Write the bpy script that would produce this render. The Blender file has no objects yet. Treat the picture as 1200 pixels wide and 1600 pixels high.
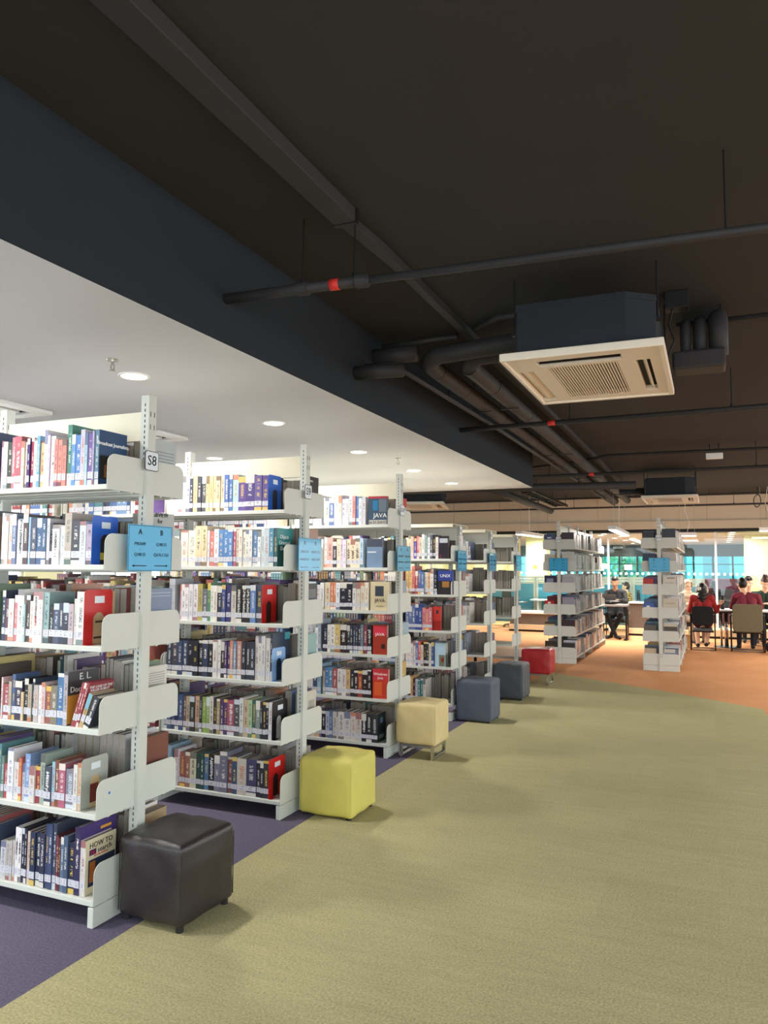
import bpy, bmesh, math, random, colorsys
import numpy as np
from mathutils import Vector, Matrix, Euler
random.seed(11)
sc = bpy.context.scene
COL = sc.collection
PI = math.pi

# ------------------------------------------------------------------ colours and materials
def lin(h):
    if isinstance(h, str):
        h = h.lstrip('#')
        c = [int(h[i:i + 2], 16) / 255 for i in (0, 2, 4)]
    else:
        c = h
    return tuple(v / 12.92 if v <= .04045 else ((v + .055) / 1.055) ** 2.4 for v in c)

class NG:
    """small helper to write node graphs"""
    def __init__(s, name):
        s.m = bpy.data.materials.new(name); s.m.use_nodes = True
        s.t = s.m.node_tree; s.n = s.t.nodes; s.l = s.t.links
        s.n.clear()
        s.out = s.n.new('ShaderNodeOutputMaterial')
        s.b = s.n.new('ShaderNodeBsdfPrincipled')
        s.l.new(s.b.outputs[0], s.out.inputs[0])
    def put(s, sock, v):
        if v is None: return
        if isinstance(v, bpy.types.NodeSocket): s.l.new(v, sock)
        else:
            if isinstance(v, (tuple, list)) and len(v) == 3 and sock.type == 'RGBA': v = (*v, 1)
            sock.default_value = v
    def math(s, op, a, b=None, c=None, clamp=False):
        n = s.n.new('ShaderNodeMath'); n.operation = op; n.use_clamp = clamp
        for i, v in enumerate((a, b, c)):
            if v is not None: s.put(n.inputs[i], v)
        return n.outputs[0]
    def mix(s, f, a, b, mode='MIX'):
        n = s.n.new('ShaderNodeMix'); n.data_type = 'RGBA'; n.blend_type = mode
        s.put(n.inputs['Factor'], f); s.put(n.inputs[6], a); s.put(n.inputs[7], b)
        return n.outputs[2]
    def noise(s, vec, scale, detail=2, rough=.5):
        n = s.n.new('ShaderNodeTexNoise'); s.put(n.inputs['Vector'], vec)
        n.inputs['Scale'].default_value = scale; n.inputs['Detail'].default_value = detail
        n.inputs['Roughness'].default_value = rough
        return n.outputs['Fac']
    def coord(s, which='Object'):
        return s.n.new('ShaderNodeTexCoord').outputs[which]
    def sep(s, v):
        n = s.n.new('ShaderNodeSeparateXYZ'); s.l.new(v, n.inputs[0]); return n.outputs
    def comb(s, x, y, z=0.0):
        n = s.n.new('ShaderNodeCombineXYZ')
        for i, v in enumerate((x, y, z)): s.put(n.inputs[i], v)
        return n.outputs[0]
    def bump(s, h, strength=.3, dist=.01):
        n = s.n.new('ShaderNodeBump'); n.inputs['Strength'].default_value = strength
        n.inputs['Distance'].default_value = dist; s.l.new(h, n.inputs['Height'])
        s.l.new(n.outputs[0], s.b.inputs['Normal'])
    def attr(s, name):
        n = s.n.new('ShaderNodeAttribute'); n.attribute_name = name; return n.outputs
    def set(s, **k):
        for a, v in k.items(): s.put(s.b.inputs[a.replace('_', ' ')], v)

def plain(name, col, rough=.5, metal=0, var=.06, scale=14, bump=0, bscale=120, spec=.4):
    g = NG(name); c = lin(col)
    co = g.coord()
    f = g.noise(co, scale, 4)
    d = tuple(max(0, v * (1 - var * 2)) for v in c); u = tuple(min(1, v * (1 + var)) for v in c)
    g.set(Base_Color=g.mix(f, d, u), Roughness=rough, Metallic=metal)
    g.b.inputs['Specular IOR Level'].default_value = spec
    if bump: g.bump(g.noise(co, bscale, 3), bump, .004)
    return g.m

def emit(name, col, strength):
    g = NG(name)
    g.set(Base_Color=lin(col), Emission_Color=lin(col), Emission_Strength=strength, Roughness=.6)
    return g.m

def carpet(name, col, tile=.5, streak=.12, dark=.7):
    g = NG(name); c = lin(col)
    co = g.coord(); x, y, z = g.sep(co)
    fine = g.noise(co, 105, 5, .85)
    mid = g.noise(g.comb(g.math('MULTIPLY', x, 2.0), g.math('MULTIPLY', y, 14.0)), 1.6, 4, .6)
    big = g.noise(co, .8, 3)
    wn = g.n.new('ShaderNodeTexWhiteNoise'); wn.noise_dimensions = '2D'
    g.l.new(g.comb(g.math('FLOOR', g.math('DIVIDE', x, tile)), g.math('FLOOR', g.math('DIVIDE', y, tile))), wn.inputs['Vector'])
    k = g.math('ADD', g.math('MULTIPLY', g.math('SUBTRACT', fine, .31), 2.0), g.math('MULTIPLY', mid, streak * 2))
    k = g.math('ADD', k, g.math('MULTIPLY', big, .16))
    k = g.math('ADD', k, g.math('MULTIPLY', wn.outputs['Value'], .05))
    k = g.math('ADD', k, .38 - streak)
    base = g.mix(1.0, c, g.comb(k, k, k), 'MULTIPLY')
    g.set(Base_Color=base, Roughness=.95)
    g.b.inputs['Specular IOR Level'].default_value = .1
    g.bump(fine, .5, .006)
    return g.m

def glass(name, tint='ffffff', refl=.07):
    g = NG(name)
    tr = g.n.new('ShaderNodeBsdfTransparent'); tr.inputs[0].default_value = (*lin(tint), 1)
    gl = g.n.new('ShaderNodeBsdfGlossy'); gl.inputs['Roughness'].default_value = .02
    mx = g.n.new('ShaderNodeMixShader'); mx.inputs[0].default_value = refl
    g.l.new(tr.outputs[0], mx.inputs[1]); g.l.new(gl.outputs[0], mx.inputs[2]); g.l.new(mx.outputs[0], g.out.inputs[0])
    return g.m

M = {}
M['rack'] = plain('rack_paint', 'd0d3ca', .42, 0, .03, 6)
M['canopy'] = plain('canopy_paint', 'e2dcc4', .45, 0, .03, 6)
M['slot'] = plain('dark_slot', '1c1a18', .9)
M['post_side'] = M['rack']
M['soffit'] = plain('white_ceiling_paint', 'd6dade', .9, 0, .015, 1.5)
M['black_ceiling'] = plain('black_ceiling_paint', '373735', .9, 0, .06, 3, .3, 60, .2)
M['black_paint'] = plain('black_pipe_paint', '353434', .6, 0, .1, 8, .2, 90, .3)
M['beam'] = plain('blue_black_paint', '2a3035', .85, 0, .05, 2, .2, 60, .2)
M['unit_black'] = plain('matt_black_housing', '24292e', .75, 0, .08, 6, .2, 90, .3)
M['cassette'] = plain('cassette_plastic', 'e6dcc8', .45, 0, .02, 8)
M['red'] = plain('red_tape', 'd4342c', .5)
M['green_carpet'] = carpet('green_carpet', 'bab286')
M['purple_carpet'] = carpet('purple_carpet', '6a6478', .5, .05)
M['orange_carpet'] = carpet('orange_carpet', 'dfa070', .5, .14)
M['chrome'] = plain('chrome', 'c8c8c4', .18, 1, .02)
M['steel'] = plain('galvanised_steel', 'a8a6a0', .35, .9, .06)
M['sign_blue'] = plain('blue_paper', '3fa9d8', .25, 0, .02, 20)
M['sticker_blue'] = plain('blue_sticker', '2470c8', .4)
M['sign_white'] = plain('white_card', 'dfe6ea', .4, 0, .01)
M['ink'] = plain('black_ink', '14161c', .6, 0, 0)
M['white_ink'] = plain('white_ink', 'f2f2ee', .6, 0, 0)
M['lamp'] = emit('downlight_lamp', 'fff4e4', 9.0)
M['lamp_bar'] = emit('pendant_lamp', 'fff8ee', 5.0)
M['white_trim'] = plain('white_metal', 'e8e8e4', .4, 0, .02)
M['page'] = plain('book_pages', 'aaa398', .9, 0, .12, 60)
M['rubber'] = plain('black_rubber', '1b1b1b', .7)
M['tan_wall'] = plain('tan_wall_paint', 'c6baa2', .85, 0, .03, 1.2)
M['cream_wall'] = plain('cream_wall_paint', 'e3dfb0', .8, 0, .03, 1.5)
M['yellow_wall'] = plain('yellow_wall_paint', 'ebe0a2', .8, 0, .03, 1.5)
M['white_wall'] = plain('white_wall_paint', 'e0e0dc', .8, 0, .02, 1.5)
M['black_metal'] = plain('black_metal', '161616', .45, .2, .05)
M['dark_wood'] = plain('brown_laminate', '6a5a4c', .5, 0, .12, 5)
M['light_wood'] = plain('light_wood', 'd8c09a', .5, 0, .1, 7)
M['orange_wood'] = plain('orange_wood', 'd69a68', .5, 0, .1, 7)
M['teal_fabric'] = plain('teal_fabric', '4d97ab', .9, 0, .05, 30)
M['beige_panel'] = plain('beige_panel', 'cfc7b4', .6, 0, .03)
M['teal_fabric2'] = M['teal_fabric']

# ------------------------------------------------------------------ mesh building
class MB:
    def __init__(s): s.v, s.f, s.m = [], [], []
    def add(s, vs, fs, mi=0):
        b = len(s.v); s.v.extend([tuple(p) for p in vs])
        for f in fs: s.f.append([i + b for i in f]); s.m.append(mi)
    def box(s, x0, x1, y0, y1, z0, z1, mi=0):
        v = [(x, y, z) for z in (z0, z1) for y in (y0, y1) for x in (x0, x1)]
        s.add(v, [(0, 2, 3, 1), (4, 5, 7, 6), (0, 1, 5, 4), (1, 3, 7, 5), (3, 2, 6, 7), (2, 0, 4, 6)], mi); return s
    def prism(s, pts, axis, t0, t1, mi=0):
        """pts: 2-D outline; axis: the axis it is extruded along (0, 1, 2)"""
        def P(p, t):
            return (t, p[0], p[1]) if axis == 0 else (p[0], t, p[1]) if axis == 1 else (p[0], p[1], t)
        n = len(pts); v = [P(p, t0) for p in pts] + [P(p, t1) for p in pts]
        fs = [list(range(n))[::-1], list(range(n, 2 * n))] + [(i, (i + 1) % n, n + (i + 1) % n, n + i) for i in range(n)]
        s.add(v, fs, mi); return s
    def tube(s, pts, r, seg=12, mi=0, cap=True):
        pts = [Vector(p) for p in pts]; n = len(pts)
        rs = r if isinstance(r, (list, tuple)) else [r] * n
        t = (pts[1] - pts[0]).normalized()
        u = t.cross(Vector((0, 0, 1)))
        if u.length < 1e-3: u = t.cross(Vector((0, 1, 0)))
        u.normalize(); vs, fs = [], []
        for i, p in enumerate(pts):
            a = (pts[i] - pts[i - 1]).normalized() if i else t
            b = (pts[i + 1] - pts[i]).normalized() if i < n - 1 else a
            d = (a + b)
            d = d.normalized() if d.length > 1e-6 else a
            u = (u - d * u.dot(d)).normalized(); w = d.cross(u)
            k = 1 / max(.5, a.dot(d))
            for j in range(seg):
                an = 2 * PI * j / seg
                vs.append(p + (u * math.cos(an) + w * math.sin(an)) * rs[i] * (k if 0 < i < n - 1 else 1))
        for i in range(n - 1):
            for j in range(seg):
                fs.append((i * seg + j, i * seg + (j + 1) % seg, (i + 1) * seg + (j + 1) % seg, (i + 1) * seg + j))
        if cap: fs += [list(range(seg))[::-1], list(range((n - 1) * seg, n * seg))]
        s.add(vs, fs, mi); return s
    def ell(s, c, r, rot=None, seg=16, rings=10, mi=0, keep=None):
        c = Vector(c); r = (r, r, r) if not isinstance(r, (tuple, list)) else r
        R = rot.to_matrix() if isinstance(rot, Euler) else (rot or Matrix.Identity(3))
        P = lambda a, b: Vector((math.sin(a) * math.cos(b), math.sin(a) * math.sin(b), math.cos(a)))
        vs = [P(0, 0)] + [P(PI * i / rings, 2 * PI * j / seg) for i in range(1, rings) for j in range(seg)] + [P(PI, 0)]
        fs = [(0, 1 + j, 1 + (j + 1) % seg) for j in range(seg)]
        for i in range(rings - 2):
            for j in range(seg):
                a = 1 + i * seg; fs.append((a + j, a + seg + j, a + seg + (j + 1) % seg, a + (j + 1) % seg))
        e = len(vs) - 1; a = 1 + (rings - 2) * seg
        fs += [(a + j, e, a + (j + 1) % seg) for j in range(seg)]
        if keep: fs = [f for f in fs if keep(sum((vs[i] for i in f), Vector()) / len(f))]
        s.add([c + R @ Vector((p.x * r[0], p.y * r[1], p.z * r[2])) for p in vs], fs, mi); return s
    def mesh(s, name, mats):
        me = bpy.data.meshes.new(name); me.from_pydata(s.v, [], s.f)
        for m in (mats if isinstance(mats, (list, tuple)) else [mats]): me.materials.append(m)
        me.polygons.foreach_set('material_index', s.m); me.update(); return me
    def build(s, name, mats, parent=None, bevel=0, smooth=False, loc=None, rot=None, seg=2):
        me = s.mesh(name, mats)
        if bevel or smooth: fix_normals(me)
        return link(name, me, parent, bevel, smooth, loc, rot, seg)

def fix_normals(me):
    bm = bmesh.new(); bm.from_mesh(me); bmesh.ops.recalc_face_normals(bm, faces=bm.faces); bm.to_mesh(me); bm.free()

def link(name, me, parent=None, bevel=0, smooth=False, loc=None, rot=None, seg=2):
    o = bpy.data.objects.new(name, me); COL.objects.link(o)
    if parent: o.parent = parent
    if loc: o.location = loc
    if rot: o.rotation_euler = rot
    if smooth:
        for p in me.polygons: p.use_smooth = True
    if bevel:
        b = o.modifiers.new('Bevel', 'BEVEL'); b.width = bevel; b.segments = seg; b.limit_method = 'ANGLE'
    return o

def tag(o, label=None, cat=None, group=None, kind=None):
    if label: o['label'] = label
    if cat: o['category'] = cat
    if group: o['group'] = group
    if kind: o['kind'] = kind
    return o

def thing(name, label, cat, loc=(0, 0, 0), rz=0, group=None):
    o = bpy.data.objects.new(name, None); COL.objects.link(o)
    o.location = loc; o.rotation_euler = (0, 0, rz); o.empty_display_size = .1
    return tag(o, label, cat, group)

def dup(root, loc, rz=0, label=None, group=None):
    def cp(o, par):
        c = o.copy(); COL.objects.link(c)
        if par: c.parent = par
        for k in o.children: cp(k, c)
        return c
    r = cp(root, None); r.location = loc; r.rotation_euler = (0, 0, rz)
    if label: r['label'] = label
    if group: r['group'] = group
    return r

def part(name, mb, mat, parent, label=None, **k):
    o = mb.build(name, mat, parent, **k)
    if label: o['label'] = label
    return o

def struct(name, mb, mat, **k):
    return tag(mb.build(name, mat, **k), kind='structure')

_dg = None
def text_mesh(s, size, ext=.0006, align='CENTER', spacing=1.0, line=1.0, bold=0):
    cu = bpy.data.curves.new('lettering', 'FONT'); cu.body = s; cu.size = size; cu.extrude = ext
    cu.align_x = align; cu.align_y = 'CENTER'; cu.space_character = spacing; cu.space_line = line; cu.offset = bold
    cu.resolution_u = 2
    ob = bpy.data.objects.new('lettering', cu); COL.objects.link(ob)
    dg = bpy.context.evaluated_depsgraph_get(); dg.update()
    me = bpy.data.meshes.new_from_object(ob.evaluated_get(dg))
    bpy.data.objects.remove(ob); bpy.data.curves.remove(cu)
    return me

def lettering(s, size, mat, parent, loc, rot, name='lettering', **k):
    me = text_mesh(s, size, **k); me.materials.clear(); me.materials.append(mat)
    o = link(name, me, parent); o.location = loc; o.rotation_euler = rot
    return o
FACE_X = (PI / 2, 0, PI / 2)      # lettering that reads on a face looking along +X
FACE_F = (PI / 2, 0, 0)           # ... on a face looking along -Y
SPINE = (PI / 2, PI / 2, 0)       # ... down a book's spine

# ------------------------------------------------------------------ camera
f_px, yaw, pit, rol = 1188.97, *map(math.radians, (23.2247, 4.281, .342))
F = Vector((-math.sin(yaw) * math.cos(pit), math.cos(yaw) * math.cos(pit), math.sin(pit)))
R = Vector((math.cos(yaw), math.sin(yaw), 0)); U = R.cross(F)
R, U = R * math.cos(rol) + U * math.sin(rol), -R * math.sin(rol) + U * math.cos(rol)
cam = bpy.data.cameras.new('camera'); cam.sensor_fit = 'VERTICAL'; cam.sensor_height = 36
cam.lens = f_px / 1600 * 36; cam.clip_start = .05; cam.clip_end = 200
co = bpy.data.objects.new('camera', cam); COL.objects.link(co)
co.matrix_world = Matrix(((R.x, U.x, -F.x, 0), (R.y, U.y, -F.y, 0), (R.z, U.z, -F.z, 1.5), (0, 0, 0, 1)))
sc.camera = co
sc.view_settings.view_transform = 'Standard'; sc.view_settings.look = 'None'; sc.view_settings.gamma = 1
sc.view_settings.use_curve_mapping = False
# ------------------------------------------------------------------ the room
CEIL, SOF, BX = 3.27, 2.67, -2.31
mb = MB()
def flat(pts, mi): mb.add([(x, y, 0) for x, y in pts], [list(range(len(pts)))], mi)
edge = [(-2.26, 11.40), (-2.11, 11.31), (-1.79, 11.10), (-.48, 10.17), (.483, 9.387), (.51, 8.9), (.55, -4)]
flat([(-2.26, -4)] + [(.55, -4), (.51, 8.9), (.483, 9.387), (-.48, 10.17), (-1.79, 11.10), (-2.11, 11.31), (-2.26, 11.40)], 0)
flat([(-9, -4), (-2.26, -4), (-2.26, 10.05), (-9, 10.05)], 1)
flat([(.55, -4), (9, -4), (9, 30), (.483, 30), (.483, 9.387), (.51, 8.9)], 2)
flat([(-9, 10.05), (-2.26, 10.05), (-2.26, 11.40), (-2.11, 11.31), (-1.79, 11.10), (-.48, 10.17), (.483, 9.387), (.483, 30), (-9, 30)], 2)
struct('floor', mb, [M['green_carpet'], M['purple_carpet'], M['orange_carpet']])
struct('ceiling', MB().box(-9, 9, -4, 19.0, CEIL, CEIL + .2), M['black_ceiling'])
mb = MB().box(-9, BX, -4, 10.77, SOF, CEIL - .002, 1)
mb.m = [0 if i == 0 else 1 for i in range(6)]
struct('ceiling.001', mb, [M['soffit'], M['beam']])
# side wall beyond the racks, with a run of windows
mb = MB().box(-9.15, -9, -4, 30, 0, .9).box(-9.15, -9, -4, 30, 2.3, CEIL)
for y in range(-4, 30, 3): mb.box(-9.15, -9, y, y + .7, .9, 2.3)
struct('wall_left', mb, M['cream_wall'])
w = MB()
for y in range(-4, 30, 3):
    w.box(-9.09, -9.05, y + .7, y + .75, .9, 2.3).box(-9.09, -9.05, y + 2.95, y + 3, .9, 2.3).box(-9.09, -9.05, y + 1.83, y + 1.87, .9, 2.3)
struct('window_1', w, M['white_trim'])
# bulkhead over the glass wall
mb = MB().box(-9, 9, 19.0, 19.5, 2.66, CEIL + .2).box(-9, 9, 18.96, 19.5, 2.47, 2.66)
for x in np.arange(-8.6, 9, 1.22): mb.box(x, x + .006, 18.995, 19.0, 2.66, CEIL, 1)  # darker strips along the vertical panel joints
struct('wall_back', mb, [M['tan_wall'], plain('panel_joint', '8d7d68', .9)])
struct('trim_1', MB().box(-9, 9, 18.97, 19.5, 2.40, 2.47), M['black_metal'])
# glass wall
GY = 19.3
w = MB()
for x0, x1 in [(-9, -6.9), (-6.88, -4.6), (-4.58, -2.32), (-2.28, .09), (.13, 2.5), (2.54, 5), (5.04, 9)]:
    w.box(x0, x1, GY - .006, GY + .006, 0.02, 2.40)
g = struct('window_2', w, glass('clear_glass', 'f2fbfb', .05))
w = MB()
for x in (-6.89, -4.59, -2.30, .11, 2.52, 5.02): w.box(x - .022, x + .022, GY - .03, GY + .03, .02, 2.40)
part('mullion', w, M['white_trim'], g)
w = MB()
for i in range(110):
    x = -8.8 + i * .128
    for z in (1.425,):
        w.prism([(x + .032 * math.cos(a * PI / 5), z + .032 * math.sin(a * PI / 5)) for a in range(10)], 1, GY - .0095, GY - .0065)
part('dot_sticker', w, M['white_ink'], g)['kind'] = 'stuff'
for x, z in ((-2.42, 1.60), (-1.84, 1.575)):
    part('notice', MB().box(x - .085, x + .085, GY - .02, GY - .008, z - .06, z + .06), M['white_ink'], g)

# ------------------------------------------------------------------ recessed lamps, sprinklers and air slots in the white ceiling
def light(name, kind, loc, power, size=.15, rot=(0, 0, 0), col=(1, .97, .93), **k):
    l = bpy.data.lights.new(name, kind); l.energy = power; l.color = col
    if kind == 'AREA':
        l.shape = k.get('shape', 'DISK'); l.size = size
        if 'size_y' in k: l.size_y = k['size_y']
        l.spread = k.get('spread', PI)
    o = bpy.data.objects.new(name, l); COL.objects.link(o); o.location = loc; o.rotation_euler = rot
    return o
def downlight(x, y, z, label, watt, group='downlights in the white ceiling'):
    t = thing('downlight', label, 'ceiling light', (x, y, z), 0, group)
    a = [(.088 * math.cos(i * PI / 16), .088 * math.sin(i * PI / 16)) for i in range(32)]
    ring = MB()
    n = 32; v = []
    for r_, z_ in ((.095, -.001), (.093, -.008), (.078, -.006), (.072, .0)):
        v += [(r_ * math.cos(2 * PI * i / n), r_ * math.sin(2 * PI * i / n), z_) for i in range(n)]
    ring.add(v, [(k * n + i, k * n + (i + 1) % n, (k + 1) * n + (i + 1) % n, (k + 1) * n + i) for k in range(3) for i in range(n)])
    part('trim_ring', ring, M['white_trim'], t, smooth=True)
    part('lamp', MB().prism([(.076 * math.cos(i * PI / 16), .076 * math.sin(i * PI / 16)) for i in range(32)], 2, -.005, -.002), M['lamp'], t, 'glowing round lamp')
    if watt:
        l = light('downlight_beam', 'AREA', (0, 0, -.02), watt, .15, spread=math.radians(150)); l.parent = t
    return t
ordn = ['first', 'second', 'third', 'fourth', 'fifth', 'sixth', 'seventh', 'eighth', 'ninth', 'tenth', 'eleventh', 'twelfth', 'thirteenth', 'fourteenth',
        'fifteenth', 'sixteenth', 'seventeenth', 'eighteenth', 'nineteenth', 'twentieth', 'twenty-first', 'twenty-second', 'twenty-third', 'twenty-fourth',
        'twenty-fifth', 'twenty-sixth', 'twenty-seventh', 'twenty-eighth', 'twenty-ninth', 'thirtieth', 'thirty-first', 'thirty-second']
DL_W = 13
for i, y in enumerate((3.61, 5.23, 6.85, 8.39, 9.83)):
    downlight(-3.22, y, SOF, 'round glowing ceiling downlight, %s from the S8 end of its row by the beam' % ordn[i], DL_W)
downlight(-4.85, 6.70, SOF, 'round glowing downlight just above the top panel of the S9 rack', DL_W)
for x, y in ((-3.22, .4), (-3.22, 2.0), (-4.85, 2.0), (-4.85, 3.61), (-4.85, 5.23), (-4.85, 8.39), (-4.85, 9.83), (-6.5, 3.61), (-6.5, 6.85), (-6.5, 9.83), (-8, 5.2), (-8, 8.4)):
    l = light('ceiling_lamp', 'AREA', (x, y, SOF - .03), DL_W, .15, spread=math.radians(150))
def sprinkler(x, y, z, label):
    t = thing('ceiling_sprinkler', label, 'sprinkler', (x, y, z), 0, 'sprinkler heads')
    part('escutcheon', MB().tube([(0, 0, 0), (0, 0, -.006)], [.035, .03], 20), M['chrome'], t)
    part('nozzle', MB().tube([(0, 0, -.006), (0, 0, -.03)], .009, 10).tube([(.012, 0, -.03), (.012, 0, -.055), (0, 0, -.062), (-.012, 0, -.055), (-.012, 0, -.03)], .0035, 8)
         .tube([(0, 0, -.062), (0, 0, -.066)], .018, 16), M['chrome'], t)
sprinkler(-3.079, 3.275, SOF, 'small chrome sprinkler head beside the downlight nearest the S8 rack')
sprinkler(-3.018, 7.402, SOF, 'small chrome sprinkler head in white ceiling above the S10 rack')
def air_slot(x, y, lx, ly, label):
    t = thing('air_diffuser', label, 'air vent', (x, y, SOF), 0, 'air diffusers in the white ceiling')
    part('frame', MB().box(-lx, lx, -ly, -ly + .09, -.03, -.001).box(-lx, lx, ly - .09, ly, -.03, -.001).box(-lx, -lx + .09, -ly + .09, ly - .09, -.03, -.001).box(lx - .09, lx, -ly + .09, ly - .09, -.03, -.001), M['white_trim'], t, bevel=.004)
    part('slot', MB().box(-lx + .09, lx - .09, -ly + .09, ly - .09, -.008, -.002), M['slot'], t)
    part('centre_panel', MB().box(-lx + .16, lx - .16, -ly + .16, ly - .16, -.028, -.0085), M['white_trim'], t, bevel=.004)
air_slot(-5.0, 3.75, .47, .47, 'white square air diffuser in the ceiling behind the S8 rack')
air_slot(-4.58, 5.33, .29, .2, 'small white air diffuser just behind the top of the S8 post')

# ------------------------------------------------------------------ ceiling cassettes
def cassette(label):
    t = thing('ceiling_air_conditioner', label, 'air conditioner', (0, 0, 0), 0, 'ceiling air conditioners')
    X0, X1, Y0, Y1 = -.44, .44, -.62, .62
    holes = {'near': (-.27, .215, -.50, -.385), 'grille': (-.225, .18, -.335, .50), 'right': (.28, .36, -.33, .47), 'left': (-.425, -.325, -.29, .54)}
    xs = sorted({X0, X1} | {h[i] for h in holes.values() for i in (0, 1)}); ys = sorted({Y0, Y1} | {h[i] for h in holes.values() for i in (2, 3)})
    mb = MB()
    for a, b in zip(xs, xs[1:]):
        for c, d in zip(ys, ys[1:]):
            if not any(h[0] <= (a + b) / 2 <= h[1] and h[2] <= (c + d) / 2 <= h[3] for h in holes.values()): mb.box(a, b, c, d, 0, .035)
    fa = part('fascia', mb, M['cassette'], t)
    part('fascia_rim', MB().box(X0 - .012, X1 + .012, Y0 - .012, Y0 + .02, -.012, .035).box(X0 - .012, X1 + .012, Y1 - .02, Y1 + .012, -.012, .035)
         .box(X0 - .012, X0 + .012, Y0 + .02, Y1 - .02, -.012, .035).box(X1 - .02, X1 + .012, Y0 + .02, Y1 - .02, -.012, .035), M['cassette'], fa, bevel=.006)
    part('recess', MB().box(X0 + .01, X1 - .01, Y0 + .1, Y1 - .1, .060, .070), M['black_metal'], t)
    gr = MB(); h = holes['grille']
    for i in range(24):
        x = h[0] + (i + .5) * (h[1] - h[0]) / 24
        gr.box(x - .0040, x + .0040, h[2], h[3], .001, .010)
    part('air_grille', gr, M['cassette'], t)
    for k in ('near', 'right', 'left'):
        h = holes[k]; v = MB()
        if k == 'near': v.prism([(h[2] + .07, .012), (h[2] + .075, .006), (h[3] - .008, .04), (h[3] - .014, .046)], 0, h[0] + .01, h[1] - .01)
        elif k == 'right': v.prism([(h[0] + .022, .05), (h[0] + .05, .004), (h[1] - .02, .004), (h[1] - .04, .05)], 1, h[2] + .01, h[3] - .01)
        else: v.prism([(h[0] + .004, .03), (h[0] + .05, .006), (h[1] - .008, .03), (h[0] + .05, .02)], 1, h[2] + .005, h[3] - .005)
        part('louver', v, M['slot'] if k == 'near' else M['cassette'], t)
    lt = MB()
    for i in range(7): lt.box(.24 + i * .022, .24 + i * .022 + .012, -.60, -.59, -.0015, .0)
    ch = [(-.38, -.60), (.26, -.60), (.42, -.47), (.42, .47), (.26, .60), (-.26, .60), (-.42, .47), (-.42, -.47)]
    part('housing', MB().prism([(x * .96, y * .93 + .0) for x, y in ch], 2, .036, .34), M['unit_black'], t, bevel=.006)
    part('housing_band', MB().prism([(x * .968, y * .936) for x, y in ch], 2, .3, .335), M['unit_black'], t)
    for sx, sy in ((-.41, -.4), (.41, -.4), (-.41, .4), (.41, .4)):
        part('hanger_rod', MB().tube([(sx, sy, .2), (sx, sy, .548)], .006, 8).box(sx - .02, sx + .02, sy - .02, sy + .02, .2, .215), M['black_metal'], t)
    return t
ac = cassette('large cream ceiling cassette with a black housing hanging over the aisle')
ac.location = (-.655, 4.90, 2.72)
dup(ac, (-.62, 14.25, 2.74), 0, 'far cream ceiling cassette with a black housing near the tan bulkhead')
dup(ac, (-4.75, 12.75, 2.62), .25, 'ceiling cassette partly hidden behind the top of the S10 rack')

# ------------------------------------------------------------------ pipes, trays and conduits under the black ceiling
def pipe(name, label, cat, pts, r, group='black pipes under the dark ceiling', seg=14, hang=(), rings=(), mat='black_paint', zt=CEIL):
    t = thing(name, label, cat, pts[0], 0, group); o = Vector(pts[0])
    P = [Vector(p) - o for p in pts]
    part('pipe', MB().tube(P, r, seg), M[mat], t, smooth=True)
    for q in hang:
        q = Vector(q) - o
        part('hanger', MB().tube([q, (q.x, q.y, zt - o.z)], .005, 8).tube([q + Vector((0, 0, -r * .2)), q + Vector((0, 0, r + .02))], .012, 8), M['black_metal'], t)
    for q, d in rings:
        q = Vector(q) - o; d = Vector(d).normalized()
        part('coupling', MB().tube([q - d * .03, q + d * .03], r + .008, 16), M[mat], t)
    return t, o
z1 = 2.909
d1 = Vector((-1.492 + 2.31, .046, 0)).normalized()
t, o = pipe('sprinkler_pipe', 'thin black ceiling pipe with a red band that starts at the beam above S8', 'pipe', [(-2.31, 3.256, z1), (-1.50, 3.301, z1)], .027,
     hang=[(-1.86, 3.281, z1), (-1.58, 3.297, z1)], rings=[((-1.86, 3.281, z1), d1), ((-1.54, 3.299, z1), d1)])
part('thin_length', MB().tube([(.81, .0457, 0), (2.56, .146, 0), (6, .34, 0)], .0205, 14), M['black_paint'], t, smooth=True)
part('red_band', MB().tube([(.60, .034, 0), (.65, .037, 0)], .0285, 16), M['red'], t, 'red tape band', smooth=True)
part('hanger', MB().tube([(2.4, .137, 0), (2.4, .137, .36)], .004, 8), M['black_metal'], t)
t, o = pipe('sprinkler_pipe', 'thin black ceiling pipe crossing behind the large cassette, with a red band', 'pipe', [(-2.31, 7.323, 2.91), (.48, 7.2, 2.91), (7, 6.9, 2.91)], .024, hang=[(-1.2, 7.27, 2.91), (.2, 7.21, 2.91)])
part('red_band', MB().tube([(.90, -.040, 0), (.97, -.043, 0)], .0255, 16), M['red'], t, 'red tape band', smooth=True)
t, o = pipe('sprinkler_pipe', 'thin black ceiling pipe with a red band just past the white ceiling', 'pipe', [(-4.6, 11.5, 2.91), (7, 11.28, 2.91)], .024, hang=[(-2.2, 11.45, 2.91), (.6, 11.4, 2.91)])
part('red_band', MB().tube([(2.98, -.057, 0), (3.05, -.059, 0)], .0255, 16), M['red'], t, 'red tape band', smooth=True)
pipe('conduit', 'black conduit with a step in it, above the far cassette', 'pipe', [(-3.2, 12.57, 3.165), (-1.88, 11.92, 3.165), (-1.34, 11.38, 3.165), (7, 11.65, 3.165)], .022)
pipe('conduit', 'long thin black conduit crossing in front of the tan bulkhead', 'pipe', [(-8.5, 18.2, 3.17), (8, 18.0, 3.17)], .022, hang=[(-3.6, 18.1, 3.17), (-2.0, 18.1, 3.17), (0, 18.1, 3.17)])
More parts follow.
